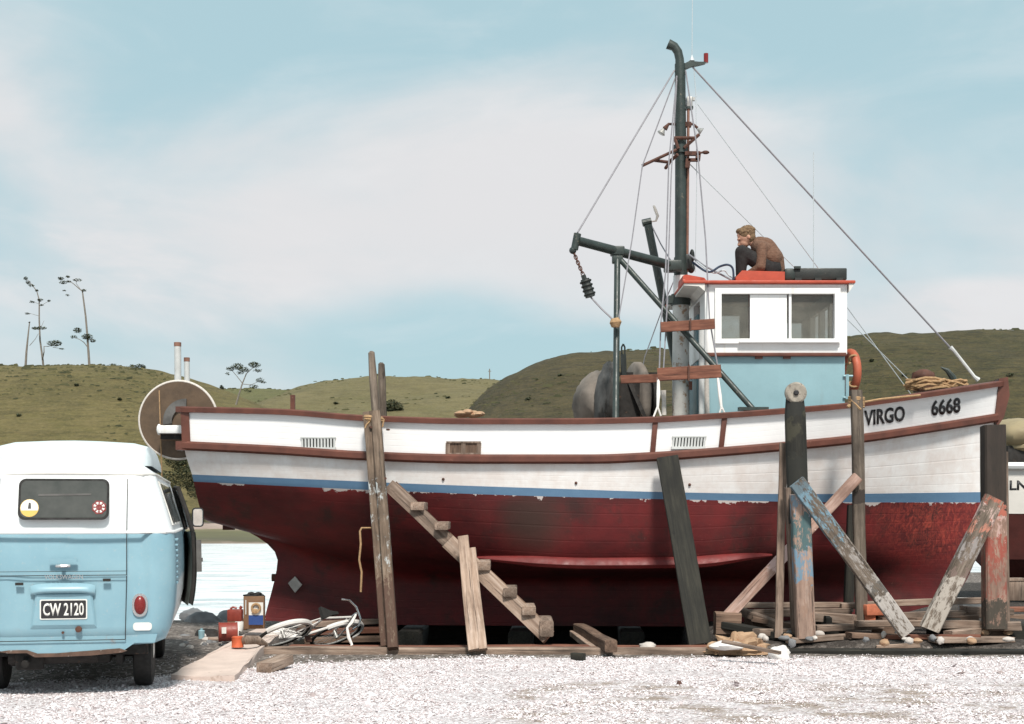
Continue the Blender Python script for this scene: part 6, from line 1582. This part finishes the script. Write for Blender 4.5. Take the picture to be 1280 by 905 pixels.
    # lid: handle, hinges, bulge, plate light, lock
    b = B(); b.tube([rf(xx(71), zz(707), .03), rf(xx(79), zz(707), .045), rf(xx(88), zz(707), .03)], [.012, .016, .012], 8); b.tube([rf(xx(79), zz(707), -.01), rf(xx(79), zz(707), .04)], .016, 8); bl(b, 'handle', 'chrome')
    patch('handle_recess', 'van_paint', rr(xx(62), xx(96), zz(703), zz(698), .012), -.01, .012)
    b = B(); b.box(rf(xx(27), zz(729), .012), (.06, .03, .022)); bl(b, 'hinge', 'chassis_black')
    b = B(); b.box(rf(xx(132), zz(725), .012), (.06, .03, .022)); bl(b, 'hinge', 'chassis_black')
    # hood over the number plate: swept bulge
    b = B(); m_ = 16; pr = None
    for k in range(m_+1):
        u = k/m_; x = xx(40)+(xx(118)-xx(40))*u; e = math.sin(u*math.pi)**.25 if 0 < u < 1 else 0; tz = zz(730)-.02*abs(2*u-1)**4
        q = [b.bm.verts.new(Vector((x, .002, tz+.01))), b.bm.verts.new(Vector((x, -.03*e, tz-.012))), b.bm.verts.new(Vector((x, -.055*e, tz-.045))), b.bm.verts.new(Vector((x, -.05*e, tz-.06))), b.bm.verts.new(Vector((x, .002, tz-.075)))]
        if pr:
            for j in range(4): b.bm.faces.new((pr[j], pr[j+1], q[j+1], q[j]))
        pr = q
    hood = bl(b, 'plate_hood', 'van_paint', ang=60)
    b = B(); a = [(xx(46), zz(741)), (xx(114), zz(741)), (xx(120), zz(785)), (xx(40), zz(785))]; c = [(x*.93, z+(.01 if i < 2 else .03)*(-1 if i < 2 else 1)) for i, (x, z) in enumerate(a)]
    va = [b.bm.verts.new(rf(x, z, .001)) for x, z in a]; vc = [b.bm.verts.new(rf(x, z, .016)) for x, z in c]; b.bm.faces.new(vc)
    for i in range(4): b.bm.faces.new((va[i], va[(i+1) % 4], vc[(i+1) % 4], vc[i]))
    bl(b, 'plate_recess', 'van_paint', smooth=False)
    pl_ = patch('number_plate', 'plate_white', rr(xx(51.5), xx(108.5), zz(773.5), zz(748.5), .012), .014, .022)
    patch('plate_face', 'ink_black', rr(xx(53), xx(107), zz(772), zz(750), .008), .02, .0235, pl_)
    def pm(x, y, th): return M @ rf(xx(55.5)+(xx(104.5)-xx(55.5))*x, zz(769)+(zz(753)-zz(769))*y, .0237+th)
    o = place_text('CW 2120', 1, 1, pm, 'plate_lettering', 'plate_white', t, weight=.022); o.parent = pl_
    def sm(x, y, th): return M @ rf(xx(57)+(xx(103)-xx(57))*x, zz(723.5)+(zz(718)-zz(723.5))*y, .002+th*2)
    place_text('VOLKSWAGEN', 1, 1, sm, 'lid_script', 'chrome', t)
    b = B(); b.lathe([(.026, 0), (.026, -.03), (.012, -.034)], rf(xx(98), zz(786), 0), (0, 1, 0), 14); b.lathe([(.011, 0), (.011, -.018)], rf(xx(79), zz(790), 0), (0, 1, 0), 10); bl(b, 'lock', 'rust')
    # tail lamps
    for s in (1, -1):
        cx, cz = s*xx(172.5), zz(757)
        def ov(a_, b_, m_=24): return [(cx+a_*abs(math.cos(q))**.8*(1 if math.cos(q) > 0 else -1), cz+b_*abs(math.sin(q))**.8*(1 if math.sin(q) > 0 else -1)) for q in [2*math.pi*k/m_ for k in range(m_)]]
        lp = patch('tail_light', 'chrome', ov(.062, .095), -.05, .012); b = B()
        for k, (sc, y_) in enumerate(((.80, -.012), (.78, -.028), (.6, -.04), (.3, -.046))): pass
        b.ball((cx, -.008, cz), (.048, .038, .078), 18); bl(b, 'lens', 'lamp_red', lp)
    patch('worn_patch', 'plate_white', rr(xx(164), xx(187), zz(789), zz(779), .025), -.01, .0012)
    # side windows, right side
    def sx_(z): 
        return pchip([p[1] for p in HP[2:15]], [p[0] for p in HP[2:15]], z)
    for i, (y0, y1) in enumerate(((.42, 1.0), (1.12, 1.75), (1.85, 2.5))):
        for s in (1, -1):
            b = B(); za, zb = 1.41, 1.74
            pts = [(y0, za), (y1, za), (y1, zb), (y0, zb)]
            def sp(y, z, o_): return Vector((s*(sx_(z)+o_), y, z))
            for o0, o1, e_ in ((-.01, .012, .02),):
                a = [b.bm.verts.new(sp(y, z, o0)) for y, z in ((y0-e_, za-e_), (y1+e_, za-e_), (y1+e_, zb+e_), (y0-e_, zb+e_))]; c = [b.bm.verts.new(sp(y, z, o1)) for y, z in ((y0-e_, za-e_), (y1+e_, za-e_), (y1+e_, zb+e_), (y0-e_, zb+e_))]
                b.bm.faces.new(c)
                for k in range(4): b.bm.faces.new((a[k], a[(k+1) % 4], c[(k+1) % 4], c[k]))
            fr_ = bl(b, 'side_window', 'white_dirty')
            b = B(); c = [b.bm.verts.new(sp(y, z, .016)) for y, z in pts]; b.bm.faces.new(c); bl(b, 'window_glass', 'van_glass', fr_)
    # air vents on the right quarter
    b = B()
    for s in (1, -1):
        for k in range(9): b.box((s*.884, .36+.0*k, 1.27-.045*k), (.03, .26, .018), bev=.004)
    bl(b, 'air_vent', 'van_paint')
    # black sheet standing for the dark inside of the cab, then the door ajar
    b = B(); 
    a = [(sx_(z)+.004, y, z) for y, z in ((2.62, .62), (2.62, 1.3), (2.66, 1.76), (3.3, 1.76), (3.5, 1.3), (3.5, .62))]; b.bm.faces.new([b.bm.verts.new(v) for v in a]); bl(b, 'cab_opening_shade', 'chassis_black', smooth=False)
    ang = R(5.5); hy = 3.5
    def dp(d, z, o_=0):   # d: distance back from hinge
        x = sx_(z); return Vector((x+.02+math.sin(ang)*d+o_*math.cos(ang), hy-math.cos(ang)*d+o_*math.sin(ang), z))
    def grid(b, d0, d1, zs, off, dz0=None):
        nd = 4
        vv = [[b.bm.verts.new(dp(d0(z)+(d1(z)-d0(z))*k/nd, z, off)) for k in range(nd+1)] for z in zs]
        for a, c in zip(vv, vv[1:]):
            for k in range(nd): b.bm.faces.new((a[k], a[k+1], c[k+1], c[k]))
        return vv
    zs = [.56+.74*k/10 for k in range(11)]; lo = lambda z: 0.; hi = lambda z: .87
    b = B()
    for off in (-.022, .022): grid(b, lo, hi, zs, off)
    door = bl(b, 'front_door', 'door_card')
    b = B(); grid(b, lo, hi, zs, .026); bl(b, 'door_skin', 'van_paint', door)
    b = B(); grid(b, lo, lambda z: .38, zs, -.026); bl(b, 'door_gap_shade', 'chassis_black', door)  # black sheet painted for the dark gap beside the open door
    b = B(); b.tube([dp(.86, 1.3), dp(.85, 1.5), dp(.80, 1.74), dp(.4, 1.75), dp(.12, 1.74), dp(.0, 1.32)], .022, 8); b.tube([dp(.865, .58), dp(.865, .8), dp(.865, 1.05), dp(.865, 1.3)], .02, 8); bl(b, 'door_frame', 'chassis_black', door)
    b = B(); zq = [1.34, 1.45, 1.58, 1.72]; grid(b, lambda z: .06, lambda z: .82, zq, 0); bl(b, 'door_glass', 'clear_glass', door)
    b = B(); b.bar(dp(.86, .9, .05), dp(.86, 1.22, .05), .05, .06, up=(0, 1, 0)); b.bar(dp(.86, 1.0, .07), dp(.86, 1.04, .07), .03, .03); bl(b, 'latch_plate', 'canvas', door)
    b = B(); m0_ = dp(.22, 1.36, .03); b.tube([m0_, m0_+Vector((.06, -.02, .06)), m0_+Vector((.09, -.03, .08))], .008, 6)
    mir = [m0_+Vector((.09+x, -.04, .09+z)) for x, z in rr(-.055, .055, -.10, .09, .03, 4)]; b.prism(mir, (0, .02, 0)); mo = bl(b, 'wing_mirror', 'chrome')
    b = B(); b.prism([m0_+Vector((.09+x, -.043, .09+z)) for x, z in rr(-.045, .045, -.09, .08, .025, 4)], (0, .003, 0)); bl(b, 'mirror_glass', 'stone_pale', mo)
    b = B(); tor = rr(-.055, .055, -.10, .09, .03, 4); b.tube([m0_+Vector((.09+x, -.04, .09+z)) for x, z in tor+[tor[0]]], .007, 6, cap=False); bl(b, 'mirror_rim', 'rubber', mo)
    # pop-top roof
    b = B(); rings = []; ys = [.74, .77, .84, 1.0, 1.6, 2.4, 2.9, 3.0, 3.03]
    for i, y in enumerate(ys):
        k = [.93, .97, 1, 1, 1, 1, 1, .97, .93][i]; h = [.05, .10, .130, .15, .165, .16, .14, .12, .06][i]
        sec = [(-.66, 1.90), (-.655, 1.965), (-.62, 1.965+h*.75), (-.5, 1.965+h*.95), (-.2, 1.965+h+.008), (0, 1.965+h+.012), (.2, 1.965+h+.008), (.5, 1.965+h*.95), (.62, 1.965+h*.75), (.655, 1.965), (.66, 1.90)]
        rings.append([b.bm.verts.new((x*k, y, z)) for x, z in sec])
    for a, c in zip(rings, rings[1:]):
        for k in range(10): b.bm.faces.new((a[k], a[k+1], c[k+1], c[k]))
    b.bm.faces.new(rings[0]); b.bm.faces.new(rings[-1]); bl(b, 'pop_top', 'poptop_white', ang=50)
    b = B(); pth = [Vector((-.69, 2.8, 1.9)), Vector((-.69, .5, 1.90)), Vector((-.6, .40, 1.93)), Vector((0, .38, 1.975)), Vector((.6, .40, 1.93)), Vector((.69, .5, 1.90)), Vector((.69, 2.8, 1.9))]; b.bm.free()
    # lower valance, underside, silencer
    b = B(); va = []
    prof = [(-.72, .43), (-.60, .43), (-.50, .385), (-.42, .37), (-.28, .37), (-.22, .335), (-.05, .335), (.2, .34), (.46, .36), (.56, .43), (.72, .43), (.74, .50), (-.74, .50)]
    b.prism([(x, .02, z) for x, z in prof], (0, .03, 0)); bl(b, 'rear_valance', 'van_paint', smooth=False)
    b = B(); b.prism([(x, .012, z-.012) for x, z in [(-.5, .39), (-.42, .375), (-.28, .375), (-.22, .34), (-.05, .34), (.2, .345), (.46, .365), (.5, .38), (.44, .40), (-.05, .37), (-.2, .37), (-.28, .4), (-.42, .4)]], (0, .02, 0)); bl(b, 'rusty_edge', 'valance_rust', smooth=False)
    b = B(); b.box((0, 2.0, .38), (1.3, 3.4, .14)); b.box((0, .55, .34), (.7, .5, .2), bev=.03); b.tube([(-.45, .25, .32), (.25, .25, .32)], .07, 12); b.tube([(-.3, .16, .30), (-.3, .05, .27)], .03, 8); b.box((-.28, .2, .28), (.22, .1, .14), bev=.02); b.tube([(-.6, .72, .3), (.6, .72, .3)], .05, 10); b.tube([(-.6, 3.12, .3), (.6, 3.12, .3)], .04, 10)
    for s in (-1, 1): b.box((s*.42, .45, .33), (.05, .3, .2))
    bl(b, 'underbody', 'chassis_black')
    for s in (1, -1):
        for cy in (.72, 3.12):
            b = B(); c0 = Vector((s*.60, cy, .315)); b.lathe([(.19, -.08), (.27, -.082), (.305, -.07), (.315, -.04), (.315, .04), (.305, .07), (.27, .082), (.19, .08)], c0, (1, 0, 0), 40)
            w = bl(b, 'wheel', 'rubber', ang=50)
            b = B(); b.lathe([(.18, -.02), (.19, .075), (.175, .06), (.12, .05), (.11, .075), (.05, .085), (.01, .085)] if s > 0 else [(.01, -.085), (.05, -.085), (.11, -.075), (.12, -.05), (.175, -.06), (.19, -.075), (.18, .02)], c0, (1, 0, 0), 32); bl(b, 'rim', 'white_dirty', w, ang=50)
    b = B()
    for s in (1, -1): b.lathe([(.30, 0), (.36, 0), (.37, .03), (.36, .05)] if s > 0 else [(.36, 0), (.37, .03), (.36, .05), (.3, .05)], (s*.72, .72, .33), (1, 0, 0), 28)
    b.bm.free()
van()
